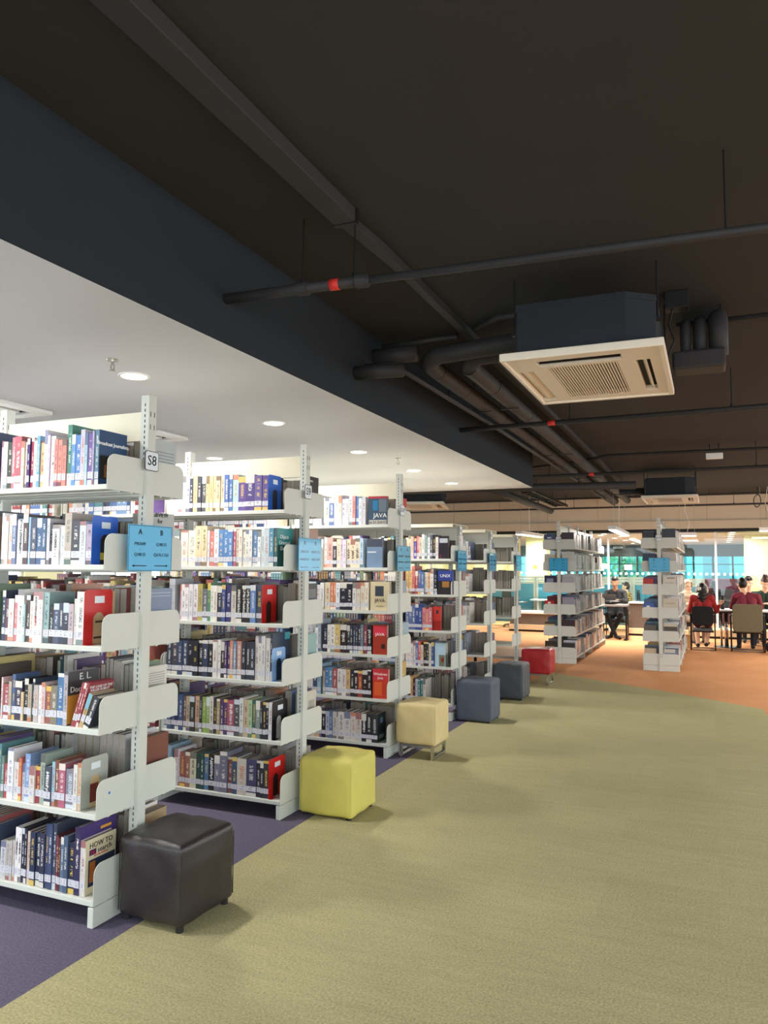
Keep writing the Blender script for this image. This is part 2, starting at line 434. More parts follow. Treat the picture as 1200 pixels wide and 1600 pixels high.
pipe('conduit', 'lower black conduit hung close to the tan bulkhead', 'pipe', [(-8.5, 18.6, 2.98), (8, 18.5, 2.98)], .022, hang=[(-3.0, 18.6, 2.98), (.5, 18.55, 2.98)])
pipe('conduit', 'short black conduit running back from the bracket right of the large cassette', 'pipe', [(-.18, 5.55, 3.2), (5, 5.5, 3.2)], .016)
t, o = pipe('conduit', 'thin black conduit left of the large cassette meeting the ceiling channel', 'pipe', [(-2.309, 5.33, 3.225), (-1.69, 5.30, 3.225)], .020)
part('branch', MB().tube([(.78, -.15, 0), (1.0, -.33, 0), (1.26, -.35, 0)], .02, 12), M['black_paint'], t, smooth=True)
# the two lagged pipes that drop out of the cassette run and follow the beam
def lagged(x, y0, label, zt):
    pts = [(-1.07, 5.22 + (x + 1.93) * .9, zt)] + [(x + .1, y0 - .02, zt)]
    for k in range(1, 6):
        a = k / 6 * PI / 2; pts.append((x + .1 - .1 * math.sin(a), y0 - .02 + .1 * (1 - math.cos(a)), zt - .05 * k / 6))
    pts += [(x, y0 + .15, zt - .05), (x, 9, zt - .05), (x, 17.85, zt - .05)]
    t, o = pipe('insulated_pipe', label, 'pipe', pts, .068, 'thick insulated pipes along the beam', 18)
    for y in (5.6, 6.3, 7.6, 9.2, 11.0, 13.0, 15.0):
        part('joint_band', MB().tube([Vector((x, y - .012, zt - .05)) - o, Vector((x, y + .012, zt - .05)) - o], .071, 18), M['black_metal'], t)
    for y in (6.9, 9.9, 12.6, 15.6):
        part('hanger', MB().box(x - .09 - o.x, x + .09 - o.x, y - .012 - o.y, y + .012 - o.y, zt - .128 - o.z, zt - .12 - o.z)
             .tube([Vector((x - .085, y, zt - .12)) - o, Vector((x - .085, y, CEIL)) - o], .005, 8), M['black_metal'], t)
lagged(-1.95, 5.36, 'thick black lagged pipe with an elbow, the one next to the beam', 3.11)
lagged(-1.69, 5.54, 'thick black lagged pipe with an elbow, the one nearer the large cassette', 3.12)
pipe('insulated_pipe', 'black lagged pipe from the beam to the first elbow, above the others', 'pipe', [(-2.309, 5.18, 3.10), (-1.97, 5.2, 3.10)], .06, 'thick insulated pipes along the beam')
pipe('insulated_pipe', 'lower black lagged stub coming out of the beam by the first elbow', 'pipe', [(-2.309, 4.85, 2.90), (-1.96, 4.90, 2.90)], .05, 'thick insulated pipes along the beam')
pipe('drain_pipe', 'thin black drain pipe running below and beside the lagged pipes', 'pipe', [(-2.309, 5.02, 2.99), (-2.10, 5.03, 2.985), (-2.05, 5.2, 2.958), (-2.0, 7.4, 2.958), (-1.975, 16.4, 2.958), (-1.96, 17.7, 2.958)], .0195,
     hang=[(-2.055, 6.2, 2.958), (-2.03, 8.9, 2.958)])
pipe('insulated_pipe', 'black lagged pipe with a capped end beyond the white ceiling corner', 'pipe', [(-3.54, 11.6, 2.92), (-3.52, 18.4, 2.92)], .075, 'thick insulated pipes along the beam', hang=[(-3.53, 14, 2.95), (-3.53, 17, 2.95)])
pipe('insulated_pipe', 'black lagged cross pipe beyond the white ceiling corner', 'pipe', [(-5.2, 11.35, 2.77), (-1.0, 11.85, 2.77)], .06, 'thick insulated pipes along the beam', hang=[(-1.82, 11.752, 2.77), (-3.2, 11.588, 2.77)])
pipe('insulated_pipe', 'black lagged pipe stub at the side of the far cassette', 'pipe', [(-1.5, 14.45, 2.93), (-1.06, 14.4, 2.93)], .06, 'thick insulated pipes along the beam')
t = thing('cable_ladder', 'black cable ladder on rods in front of the tan bulkhead', 'cable tray', (-3.25, 14.0, 3.0))
part('rail', MB().box(-.14, -.12, 0, 4.4, 0, .06).box(.12, .14, 0, 4.4, 0, .06), M['black_metal'], t)
mb = MB()
for i in range(12): mb.box(-.12, .12, .1 + i * .36, .14 + i * .36, .005, .03)
part('rung', mb, M['black_metal'], t)
for y in (.8, 2.4, 4.0): part('hanger_rod', MB().tube([(-.15, y, 0), (-.15, y, .27)], .006, 8).tube([(.15, y, 0), (.15, y, .27)], .006, 8), M['black_metal'], t)
# ceiling channel
t = thing('cable_trunking', 'long black boxed cable channel fixed along the dark ceiling', 'cable tray', (-1.62, 0, CEIL - .003))
part('wide_length', MB().box(-.058, .058, .3, 3.29, -.07, 0), M['black_paint'], t, bevel=.004)
part('narrow_length', MB().prism([(-.055, 3.292), (.01, 3.292), (.035, 3.7), (.055, 18.9), (-.03, 18.9), (-.02, 3.9)], 2, -.052, 0), M['black_paint'], t, bevel=.003)
part('joint_plate', MB().box(-.062, .062, 3.26, 3.29, -.074, -.001), M['black_metal'], t)
# pipe stack to the right of the cassette
t = thing('insulated_pipe', 'cluster of black lagged elbows beside the right end of the large cassette', 'pipe', (-.14, 5.35, 2.86), 0, 'thick insulated pipes along the beam')
part('duct', MB().box(-.06, .26, -.12, .10, -.05, .07), M['black_paint'], t, bevel=.015)
for x, r_ in ((.02, .035), (.11, .045), (.22, .06)):
    pts = [(x, 0, .05), (x, 0, .22 if r_ > .05 else .2)] + [(x, .1 * (1 - math.cos(a)), (.22 if r_ > .05 else .2) + .1 * math.sin(a)) for a in (.4, .8, 1.2, 1.57)] + [(x, .6, .32 if r_ > .05 else .3)]
    part('elbow', MB().tube(pts, r_, 16), M['black_paint'], t, smooth=True)
part('hanger', MB().tube([(.24, .06, .06), (.24, .06, .408)], .006, 8), M['black_metal'], t)
t = thing('junction_box', 'small black junction box on the ceiling above the cassette elbows', 'junction box', (-.16, 5.1, CEIL))
part('box', MB().box(-.07, .07, -.06, .06, -.11, 0), M['black_metal'], t, bevel=.004)
part('cable', MB().tube([(-.03, 0, -.11), (-.05, 0, -.2), (-.02, .02, -.3), (-.06, .02, -.4)], .006, 8), M['black_metal'], t)
t = thing('emergency_light', 'small white box lamp on the dark ceiling above the far cassette', 'emergency light', (.08, 11.5, 3.1))
part('body', MB().box(-.11, .11, -.05, .05, -.04, .04), M['white_trim'], t, bevel=.01)
part('bracket', MB().tube([(-.06, 0, .04), (-.06, 0, .17)], .008, 8).tube([(.06, 0, .04), (.06, 0, .17)], .008, 8), M['black_metal'], t)
t = thing('cable_coil', 'coil of black cable hanging from the ceiling in front of the bulkhead', 'cable', (.93, 17.8, 2.98))
pts = [(.07 * math.cos(a * .5), .012 * math.sin(a * 1.3), .13 * math.sin(a * .5) * (1 + .12 * math.sin(a))) for a in range(46)]
part('loop', MB().tube(pts, .008, 8), M['black_metal'], t, smooth=True)
part('tail', MB().tube([(0, 0, .13), (.02, 0, .2), (0, 0, .29)], .008, 8), M['black_metal'], t)

def pendant(x, y, z, L, rz, label, watt=24):
    t = thing('pendant_light', label, 'pendant light', (x, y, z), rz, 'linear pendant lights')
    part('housing', MB().box(-L, L, -.075, .075, .012, .09), M['white_trim'], t, bevel=.006)
    part('diffuser', MB().box(-L + .01, L - .01, -.065, .065, 0, .011), M['lamp_bar'], t, 'glowing strip diffuser')
    for sx in (-.8 * L, .8 * L):
        part('suspension_wire', MB().tube([(sx, 0, .09), (sx, 0, CEIL - z)], .004, 6), M['steel'], t)
    part('flex', MB().tube([(0, 0, .09), (.05, .02, .3), (-.04, .0, .6), (.01, 0, CEIL - z)], .005, 6), M['white_trim'], t)
    l = light('pendant_beam', 'AREA', (0, 0, -.02), watt, 2 * L, shape='RECTANGLE', size_y=.12, col=(1, .95, .88)); l.parent = t
pendant(-3.945, 18.0, 2.30, .85, PI / 2 - .085, 'white strip pendant lamp between the S13 and S15 racks')
pendant(-1.805, 17.2, 2.30, 1.45, PI / 2 + .004, 'white strip pendant lamp between the S15 and S14 racks', 90)
pendant(-.47, 18.2, 2.26, .19, 0, 'short pendant lamp just to the side of the S14 rack')
pendant(1.12, 17.8, 2.33, .17, 0, 'pendant lamp over the study table by the yellow column')
# unseen lamps added at the right, outside the frame, to brighten floor and racks
for x in (2.6, 5.4):
    for y in (-1, 2, 5, 8, 11, 14, 17): light('added_fill_lamp', 'AREA', (x, y, 2.55), 15 if y < 11 else 34, 1.5, shape='RECTANGLE', size_y=.12, col=(1, .97, .93) if y < 11 else (1, .9, .76))
# ------------------------------------------------------------------ library racks
BAY, HD, TH, PIT = .913, .2588, .022, .35
RACKS = {8: (-2.38, 2.7992), 9: (-2.38, 4.2989), 10: (-2.38, 5.9284), 11: (-2.38, 7.5607), 12: (-2.38, 8.7619), 13: (-2.38, 10.0864)}
ZT = [1.838 - PIT * k for k in range(6)]                 # shelf undersides, tall racks
ZL = [1.584, 1.223, .861, .501, .14]                     # racks with a canopy
def plate_mesh(h=.16, depth=HD - .026, r=.045):
    pts = [(-.026 - depth, 0), (-.026, 0), (-.026, h)]
    for k in range(7):
        a = k / 6 * PI / 2
        pts.append((-.026 - depth + r - r * math.sin(a), h - r + r * math.cos(a)))
    mb = MB().prism(pts, 0, -.0012, .0012); me = mb.mesh('end_plate', M['rack']); fix_normals(me); return me
PLATE = plate_mesh()
PLATE_B = plate_mesh(.17)
def shelf_mesh():
    mb = MB()
    L0, L1 = -.9095, -.021
    mb.box(L0, L1, -HD + .0125, -.0405, .002, TH)
    mb.box(L0, L1, -HD, -HD + .012, 0, TH + .001).box(L0, L1, -.040, -.026, -.012, TH)
    for y in (-.10, -.18): mb.box(L0, L1, y - .008, y + .008, -.006, .002)
    me = mb.mesh('shelf', M['rack']); fix_normals(me); return me
SHELF = shelf_mesh()
def upright_mesh(zt):
    mb = MB().box(-.045, 0, -.026, .026, 0, zt)
    z = .14
    while z < zt - .03:
        for y0 in (-.0264, .0258):
            mb.box(-.0245, -.0195, y0, y0 + .0006, z, z + .014, 1)
        z += .0254
    for y in (-.013, .013):
        for zz in (.20, .235, zt - .10, zt - .16): mb.box(-.0003, .0004, y - .0022, y + .0022, zz, zz + .024, 1)
    me = mb.mesh('upright', [M['rack'], M['slot']]); return me
UP_T, UP_L = upright_mesh(2.30), upright_mesh(1.955)
FOOT = MB().box(-.047, -.017, -HD, HD, 0, .084).mesh('base_foot', M['rack'])
PANEL = MB().box(-BAY + .001, -.046, -.012, .012, 2.09, 2.226).mesh('top_panel', M['canopy'])
CAN = MB().box(-BAY + .0, .0, -.2527, .2527, 1.955, 1.962).box(-BAY, 0, -.2527, -.245, 1.925, 1.962).box(-BAY, 0, .245, .2527, 1.925, 1.962).mesh('canopy', M['canopy'])
FASC = MB().box(-BAY + .001, -.046, -.022, .022, 1.80, 1.93).mesh('back_panel', M['rack'])
def rack(no, X, Y, rz, nb, tall, label, sign_txt, blue, empties=()):
    t = thing('book_rack', label, 'bookshelf', (X, Y, 0), rz, 'double-sided library racks')
    for i in range(nb + 1):
        o = link('upright', UP_T if tall else UP_L, t); o.location.x = -BAY * i
        o = link('base_foot', FOOT, t, .004); o.location.x = -BAY * i + (0.0 if i < nb else .0)
    zs = ZT if tall else ZL
    for b in range(nb):
        for k, z in enumerate(zs):
            for side in (0, 1):
                s = link('shelf', SHELF, t, .0015 if no in (8, 9) else 0, seg=1); s.location = (-BAY * b, 0, z)
                if side: s.rotation_euler.z = PI; s.location.x = -BAY * b - .9305
                for e in (0, 1):
                    x = (-.0182, -.9122)[e] if not side else (-.9122 + .9305 - .0182 - .0001, -.0182)[e]
                    x = (-.0182, -.9122)[e]
                    p = link('end_plate', PLATE_B if k == len(zs) - 1 else PLATE, s); p.location.x = x
        if tall:
            o = link('top_panel', PANEL, t); o.location.x = -BAY * b
        else:
            o = link('canopy', CAN, t, .003); o.location.x = -BAY * b
            o = link('back_panel', FASC, t); o.location.x = -BAY * b
    # number card and direction sign on the end post
    zc = 1.993 if tall else 1.90
    def rr(w, h, r, x0, x1):
        pts = []
        for cx, cy, a0 in ((w - r, h - r, 0), (-w + r, h - r, 1), (-w + r, -h + r, 2), (w - r, -h + r, 3)):
            pts += [(cx + r * math.cos((a0 + k / 4) * PI / 2), cy + r * math.sin((a0 + k / 4) * PI / 2)) for k in range(5)]
        return MB().prism(pts, 0, x0, x1)
    s = part('range_sign', rr(.046, .046, .012, .001, .004), M['ink'], t, 'white number card with a black border')
    s.location = (0, 0, zc)
    part('card', rr(.043, .043, .01, .004, .0046), M['sign_white'], s)
    lettering(sign_txt, .066 if len(sign_txt) < 3 else .048, M['ink'], s, (.0052, 0, 0), FACE_X)
    if blue:
        s = part('direction_sign', MB().box(.003, .006, -.148, .148, -.105, .105), M['sign_blue'], t, 'blue sheet with the call number ranges and two arrows')
        s.location = (.004 + .012, 0, 1.588); 
        if no == 8: s.location.y = -.012
        for sy, (a, b, c, dr) in zip((-.072, .072), blue):
            lettering(a, .034, M['ink'], s, (.0065, sy, .072), FACE_X, bold=.0008)
            lettering(b + '\n-\n' + c, .021, M['ink'], s, (.0065, sy, -.006), FACE_X, line=1.15)
            ar = MB().box(.006, .0068, sy - .045, sy + .045, -.082, -.078)
            e = sy + .048 * dr
            ar.prism([(e, -.080), (e - .012 * dr, -.074), (e - .012 * dr, -.086)], 0, .006, .0068)
            part('arrow', ar, M['ink'], s)
        part('clip', MB().box(-.018, .003, -.03, .03, .06, .085), M['steel'], s)
        fr = MB().box(.006, .0064, -.146, .146, .1, .102).box(.006, .0064, -.146, .146, -.102, -.1).box(.006, .0064, -.146, -.144, -.1, .1).box(.006, .0064, .144, .146, -.1, .1)
        part('border_line', fr, M['ink'], s)
        if no in (9, 10, 11, 12, 13):
            part('clear_sleeve', MB().box(.009, .0096, -.15, .15, -.107, .107), glass('clear_sleeve', 'ffffff', .05 if no < 12 else .12), s)
    return t
rack(8, *RACKS[8], 0, 3, True, 'off-white double-sided library rack with the S8 card on its end post', 'S8',
     [('A', 'P90.N49', 'Q180.55', -1), ('B', 'Q180.55', 'QA76.5.T63', 1)])
r8 = bpy.data.objects['book_rack']
for y_, z_ in ((-.185, .535), (-.068, 1.562)):
    part('round_sticker', MB().prism([(y_ + .006 * math.cos(a * PI / 6), z_ + .006 * math.sin(a * PI / 6)) for a in range(12)], 0, -.0168, -.0160), M['sticker_blue'], r8, 'small blue dot sticker')
rack(9, *RACKS[9], 0, 4, True, 'off-white double-sided library rack with the S9 card on its end post', 'S9',
     [('A', 'QA76.5.T63', 'QA76.73.C15', -1), ('B', 'QA76.73.C15', 'QA76.73.J38', 1)])
rack(10, *RACKS[10], 0, 4, True, 'off-white double-sided library rack with the S10 card on its end post', 'S10',
     [('A', 'QA76.73.J38', 'QA76.76.A65', -1), ('B', 'QA76.76.A65', 'QA76.76.O63', 1)])
rack(11, *RACKS[11], 0, 4, False, 'lower off-white rack under a canopy, just behind the S10 rack', 'S11',
     [('A', 'QA76.76.O63', 'QA76.9.D3', -1), ('B', 'QA76.9.D3', 'QA76.9.S88', 1)])
rack(12, *RACKS[12], 0, 4, False, 'lower canopied rack beside the charcoal cube stool', 'S12', [('A', 'QA76.9', 'QA154', -1), ('B', 'QA155', 'QA303', 1)])
rack(13, *RACKS[13], 0, 4, False, 'half-empty canopied rack beside the red stool', 'S13', [('A', 'QA303', 'QA401', -1), ('B', 'QA402', 'QC21', 1)])
rack(15, -2.273 , 12.51, -PI / 2, 4, True, 'end-on off-white rack standing on orange carpet behind the red stool', 'S15', [('B', 'TA1', 'TA418', -1), ('A', 'TA345', 'TA405', 1)])
rack(14, -.718, 12.22, -PI / 2, 4, True, 'end-on off-white rack on orange carpet nearest the study tables', 'S14', [('B', 'T11', 'T385', -1), ('A', 'T58', 'T174', 1)])

# ------------------------------------------------------------------ books
def book_material():
    g = NG('book_cover')
    base = g.attr('bcol'); sec = g.attr('bc2')
    uv = g.n.new('ShaderNodeUVMap'); uv.uv_map = 'UVMap'
    u, v, _ = g.sep(uv.outputs[0])
    seed = base['Alpha']; kind = sec['Alpha']
    s1 = g.math('MULTIPLY', seed, 97.0)
    on_spine = g.math('LESS_THAN', u, 1.0)
    # words running down the spine
    letters = g.noise(g.comb(g.math('MULTIPLY', u, 5.0), g.math('ADD', g.math('MULTIPLY', v, 75.0), s1), s1), 1.0, 1)
    words = g.noise(g.comb(s1, g.math('ADD', g.math('MULTIPLY', v, 9.0), s1), 3.0), 1.0, 1)
    inu = g.math('MULTIPLY', g.math('GREATER_THAN', u, .32), g.math('LESS_THAN', u, .70))
    inv = g.math('MULTIPLY', g.math('GREATER_THAN', v, g.math('ADD', .30, g.math('MULTIPLY', seed, .12))), g.math('LESS_THAN', v, g.math('SUBTRACT', .92, g.math('MULTIPLY', kind, .2))))
    txt = g.math('MULTIPLY', g.math('GREATER_THAN', letters, .50), g.math('GREATER_THAN', words, .44))
    txt = g.math('MULTIPLY', g.math('MULTIPLY', txt, inu), g.math('MULTIPLY', inv, on_spine))
    # a band of a second tone at the head or the foot of some spines
    top = g.math('MULTIPLY', g.math('GREATER_THAN', v, g.math('SUBTRACT', .97, g.math('MULTIPLY', seed, .22))), g.math('GREATER_THAN', kind, .62))
    foot = g.math('MULTIPLY', g.math('LESS_THAN', v, .10), g.math('LESS_THAN', kind, .35))
    band = g.math('MULTIPLY', g.math('MAXIMUM', top, foot), on_spine)
    tone = g.mix(g.noise(g.comb(g.math('MULTIPLY', u, 2.0), g.math('MULTIPLY', v, 9.0), s1), 1.0, 3), (.74, .74, .74), (1.12, 1.12, 1.12))
    c = g.mix(1.0, base['Color'], tone, 'MULTIPLY')
    c = g.mix(g.math('MULTIPLY', band, .75), c, sec['Color'])
    c = g.mix(g.math('MULTIPLY', txt, .85), c, sec['Color'])
    g.set(Base_Color=c, Roughness=.32); g.b.inputs['Specular IOR Level'].default_value = .45
    return g.m
def label_material():
    g = NG('call_number_label')
    uv = g.n.new('ShaderNodeUVMap'); uv.uv_map = 'UVMap'
    u, v, _ = g.sep(uv.outputs[0])
    oi = g.n.new('ShaderNodeObjectInfo').outputs['Random']
    n = g.noise(g.comb(g.math('MULTIPLY', u, 7.0), g.math('MULTIPLY', v, 3.0), g.math('MULTIPLY', oi, 50.0)), 1.0, 1)
    rows = g.math('GREATER_THAN', g.math('SINE', g.math('MULTIPLY', v, 26.0)), .2)
    m = g.math('MULTIPLY', g.math('MULTIPLY', g.math('GREATER_THAN', n, .5), rows), g.math('MULTIPLY', g.math('GREATER_THAN', u, .3), g.math('LESS_THAN', u, .7)))
    m = g.math('MULTIPLY', m, g.math('MULTIPLY', g.math('GREATER_THAN', v, .15), g.math('LESS_THAN', v, .88)))
    g.set(Base_Color=g.mix(g.math('MULTIPLY', m, .8), lin('cfcfd6'), lin('2c2d34')), Roughness=.3)
    return g.m
M['cover'] = book_material(); M['label'] = label_material()

def blin(h, k=.27):
    c = lin(h); l = .3 * c[0] + .59 * c[1] + .11 * c[2]
    return tuple(v + (l - v) * k for v in c)
def second(c):
    l = .3 * c[0] + .59 * c[1] + .11 * c[2]
    if l > .35: return random.choice([lin('2c2c38'), lin('3a4a78'), lin('8a2c34'), lin('4a4038'), lin('2f5a58'), lin('c06030')])
    return random.choice([lin('f0ece0'), lin('e8e4dc'), lin('e8c860'), lin('d8e4ee'), lin('f0ece0')])

class Books:
    """quads of many books: covers, page edges, labels"""
    def __init__(s): s.v, s.f, s.mi, s.uv, s.c1, s.c2 = [], [], [], [], [], []
    def quad(s, p, mi, uv, c1, c2):
        b = len(s.v); s.v += p; s.f.append((b, b + 1, b + 2, b + 3)); s.mi.append(mi); s.uv += uv; s.c1 += [c1] * 4; s.c2 += [c2] * 4
    def book(s, T, t, d, h, c1, c2, label=True, lh=.03):
        """T maps (x along the shelf, y into the shelf, z up) to the world; the spine is at y = 0"""
        P = lambda *q: T(*q)
        sp = [(0, 0), (1, 0), (1, 1), (0, 1)]; cv = [(2, 0), (3, 0), (3, 1), (2, 1)]
        s.quad([P(0, 0, 0), P(t, 0, 0), P(t, 0, h), P(0, 0, h)], 0, sp, c1, c2)
        s.quad([P(t, 0, 0), P(t, d, 0), P(t, d, h), P(t, 0, h)], 0, cv, c1, c2)
        s.quad([P(0, d, 0), P(0, 0, 0), P(0, 0, h), P(0, d, h)], 0, cv, c1, c2)
        e = min(.0015, t * .15)
        s.quad([P(0, 0, h - .003), P(t, 0, h - .003), P(t, d - .003, h - .003), P(0, d - .003, h - .003)], 1, sp, c1, c2)
        s.quad([P(t, d - .004, 0), P(0, d - .004, 0), P(0, d - .004, h - .003), P(t, d - .004, h - .003)], 1, sp, c1, c2)
        s.quad([P(0, 0, .001), P(0, d, .001), P(t, d, .001), P(t, 0, .001)], 0, cv, c1, c2)
        if label:
            s.quad([P(.0008, -.0006, lh), P(t - .0008, -.0006, lh), P(t - .0008, -.0006, lh + .03), P(.0008, -.0006, lh + .03)], 2, sp, c1, c2)
    def mesh(s, name):
        me = bpy.data.meshes.new(name); me.from_pydata([tuple(p) for p in s.v], [], s.f)
        for m in (M['cover'], M['page'], M['label']): me.materials.append(m)
        me.polygons.foreach_set('material_index', s.mi)
        me.uv_layers.new(name='UVMap').data.foreach_set('uv', np.array(s.uv, 'f').ravel())
        for n, c in (('bcol', s.c1), ('bc2', s.c2)):
            me.attributes.new(n, 'FLOAT_COLOR', 'CORNER').data.foreach_set('color', np.array(c, 'f').ravel())
        me.update(); return me

def cover_mesh(t, d, h, c1, c2):
    B = Books(); e = min(.0018, t * .2); k = .0022
    c1, c2 = (*c1, random.random()), (*c2, random.random())
    sp = [(0, 0), (1, 0), (1, 1), (0, 1)]; cv = [(2, 0), (3, 0), (3, 1), (2, 1)]
    def bx(x0, x1, y0, y1, z0, z1, front):
        q = [[(x0, y0, z0), (x1, y0, z0), (x1, y0, z1), (x0, y0, z1)], [(x1, y0, z0), (x1, y1, z0), (x1, y1, z1), (x1, y0, z1)],
             [(x1, y1, z0), (x0, y1, z0), (x0, y1, z1), (x1, y1, z1)], [(x0, y1, z0), (x0, y0, z0), (x0, y0, z1), (x0, y1, z1)],
             [(x0, y0, z1), (x1, y0, z1), (x1, y1, z1), (x0, y1, z1)], [(x0, y1, z0), (x1, y1, z0), (x1, y0, z0), (x0, y0, z0)]]
        for i, p in enumerate(q): B.quad(p, 0, sp if (front and i == 0) else cv, c1, c2)
    bx(0, t, 0, k, 0, h, True); bx(0, e, k, d, 0, h, False); bx(t - e, t, k, d, 0, h, False)
    return B.mesh('book'), e
PAGES = MB().box(0, 1, 0, 1, 0, 1).mesh('page_block', M['page'])
def unit_label():
    me = bpy.data.meshes.new('call_number_label')
    me.from_pydata([(0, 0, 0), (1, 0, 0), (1, 0, 1), (0, 0, 1), (0, 1, 0), (1, 1, 0), (1, 1, 1), (0, 1, 1)], [], [(0, 1, 2, 3), (1, 5, 6, 2), (4, 0, 3, 7), (3, 2, 6, 7), (4, 5, 1, 0)])
    uv = [(0, 0), (1, 0), (1, 1), (0, 1)] + [(0, 0)] * 16
    me.uv_layers.new(name='UVMap').data.foreach_set('uv', np.array(uv, 'f').ravel()); me.materials.append(M['label']); return me
LABEL = unit_label()

def colour_name(h):
    r, g, b = [int(h[i:i + 2], 16) / 255 for i in (0, 2, 4)]
    hh, s, v = colorsys.rgb_to_hsv(r, g, b); hh *= 360
    if v < .27 and s < .35: return 'black'
    if s < .13: return 'white' if v > .86 else 'pale grey' if v > .7 else 'grey' if v > .42 else 'dark grey'
    if s < .30 and v > .78: 
        return 'cream' if 20 <= hh < 75 else 'pale pink' if hh < 20 or hh > 320 else 'pale blue' if 165 <= hh < 255 else 'pale green' if hh < 165 else 'lilac'
    if hh < 12 or hh >= 345: n = 'red' if s > .55 else 'rose'
    elif hh < 42: n = 'orange' if v > .7 and s > .4 else 'brown' if v < .62 else 'tan'
    elif hh < 68: n = 'yellow' if v > .68 and s > .4 else 'olive'
    elif hh < 160: n = 'green'
    elif hh < 195: n = 'teal'
    elif hh < 250: n = 'blue' if v > .48 else 'navy'
    elif hh < 300: n = 'purple'
    else: n = 'magenta'
    if n not in ('navy', 'brown', 'olive') and v < .4: n = 'dark ' + n
    elif v > .8 and s < .42 and n in ('blue', 'green', 'teal', 'purple'): n = 'light ' + n
    return n
SHELF_WORD = ['top', 'second', 'third', 'fourth', 'fifth', 'bottom']
def spine_book(x, y, z, t, d, h, hexc, label, group, rot=0, c2=None, lab=True, lh=None):
    c = blin(hexc)
    me, e = cover_mesh(t, d, h, c, c2 or second(c))
    o = link('book', me); o.location = (x, y, z); o.rotation_euler = (0, rot, 0)
    tag(o, label, 'book', group)
    p = link('page_block', PAGES, o); p.location = (e, .0025, .002); p.scale = (t - 2 * e, d - .007, h - .006)
    if lab:
        l = link('call_number_label', LABEL, o); l.location = (.0006, -.0006, lh or .027 + .004 * random.random()); l.scale = (t - .0012, .0005, .030)
    return o
BK = {}
BK[8,1]='-3062,13,229,e8a0b0 -3048,23,225,f0e8f0 -3024,27,222,3c4a40 -2996,21,243,c06070 -2974,41,246,b05060 -2933,18,221,e8c8a8 -2914,18,215,eee0c0 -2895,17,231,4a3070 -2876,17,235,a02850 -2858,24,229,e8dcc8 -2833,17,240,5aa0c8 -2815,23,216,e8a868 -2791,19,264,efe6f2 -2771,14,246,d8c0e0 -2756,28,235,e8e4e0 -2727,21,218,ee8070 -2705,23,214,ee8070 -2681,24,213,ec7c6c -2655,26,280,3a8a78 -2628,22,234,5a98d8 -2605,32,230,4a88d0 -2572,24,252,c8c0d0 -2547,14,236,a0d0e0 -2532,30,232,7c5aa8 -2501,8,242,b0b0d8 -2491,23,247,5a88a0'
BK[8,2]='-3041,13,239,f0eef0 -3027,15,222,f4f2ee -3010,15,222,ece4d4 -2994,24,227,e4d8c8 -2969,25,232,6878a0 -2943,43,210,f2f0f2 -2899,30,230,5a4448 -2868,12,216,80b8e0 -2855,34,208,4c5470 -2820,33,210,3c6090 -2787,27,209,3c6088 -2758,17,208,d0d4e0 -2740,20,187,4a4450 -2719,39,179,ece8e4 -2679,29,173,e8f0f4 -2649,40,230,b8a898 -2608,48,195,4a4a58 -2559,35,191,c8e0e4 -2523,36,178,b8a0b8'
BK[8,3]='-3020,20,229,3a4868 -2998,23,192,6a4450 -2975,32,192,e0e8e0 -2941,17,209,e06878 -2923,38,236,f4f0ec -2884,15,170,a8c8c8 -2868,24,210,5a4444 -2843,22,184,e8dcd0 -2820,32,227,efe9e2 -2787,25,225,f0ede8 -2761,33,225,8ab0b0 -2727,27,166,2c2c2c -2699,32,177,4a5878 -2666,26,180,384460 -2639,32,181,3a4050 -2606,28,177,c0a8b0 -2577,14,200,d8d4c8 -2563,46,231,e0dcd8'
BK[8,4]='-2999,10,184,e8c0c0 -2987,36,155,b04848 -2950,16,168,b8b098 -2933,19,201,4a6898 -2914,43,173,48405c -2870,14,126,e0c080 -2856,24,187,2c2c30 -2831,22,163,b0a890 -2808,12,188,3a4a60 -2795,26,162,c0b0a8 -2768,18,162,e8ecec -2749,22,176,d8b8b8 -2726,33,162,a85848 -2691,36,167,888068 -2654,35,223,3a78b0 -2618,23,230,b0a8b0'
BK[8,5]='-2977,17,184,6a8878 -2960,21,152,c04850 -2937,35,222,e8eaec -2902,32,164,e0dcd8 -2869,17,184,d8603c -2851,16,161,c0c0c8 -2834,30,207,7aa0d8 -2803,32,157,dcd4c8 -2770,29,158,a82838 -2739,27,216,9ab0a0 -2711,37,167,4a5468 -2674,18,187,90c8e0 -2654,23,197,8a5030 -2631,36,186,c05878 -2594,49,166,888898 -2544,22,190,e4dcd4 -2521,21,198,d8b890'
BK[8,6]='-2956,32,164,c8c8c8 -2923,22,169,b8b8b0 -2900,12,172,c0b8b0 -2887,12,174,c8c4bc -2874,18,233,ece8e8 -2854,18,232,ece6e0 -2835,18,234,2c3048 -2816,15,237,302c40 -2800,18,225,d8c0a8 -2781,29,225,2c3c5c -2751,29,227,2c3450 -2721,26,229,3a3c58 -2694,19,271,3a4870 -2674,21,274,40507c -2653,20,277,485068 -2631,11,230,8a2c30 -2619,14,221,5a3038 -2604,17,228,5a7898 -2585,23,237,486080 -2561,35,211,2c3450 -2525,29,281,3c3460 -2496,29,227,d8d0c8'
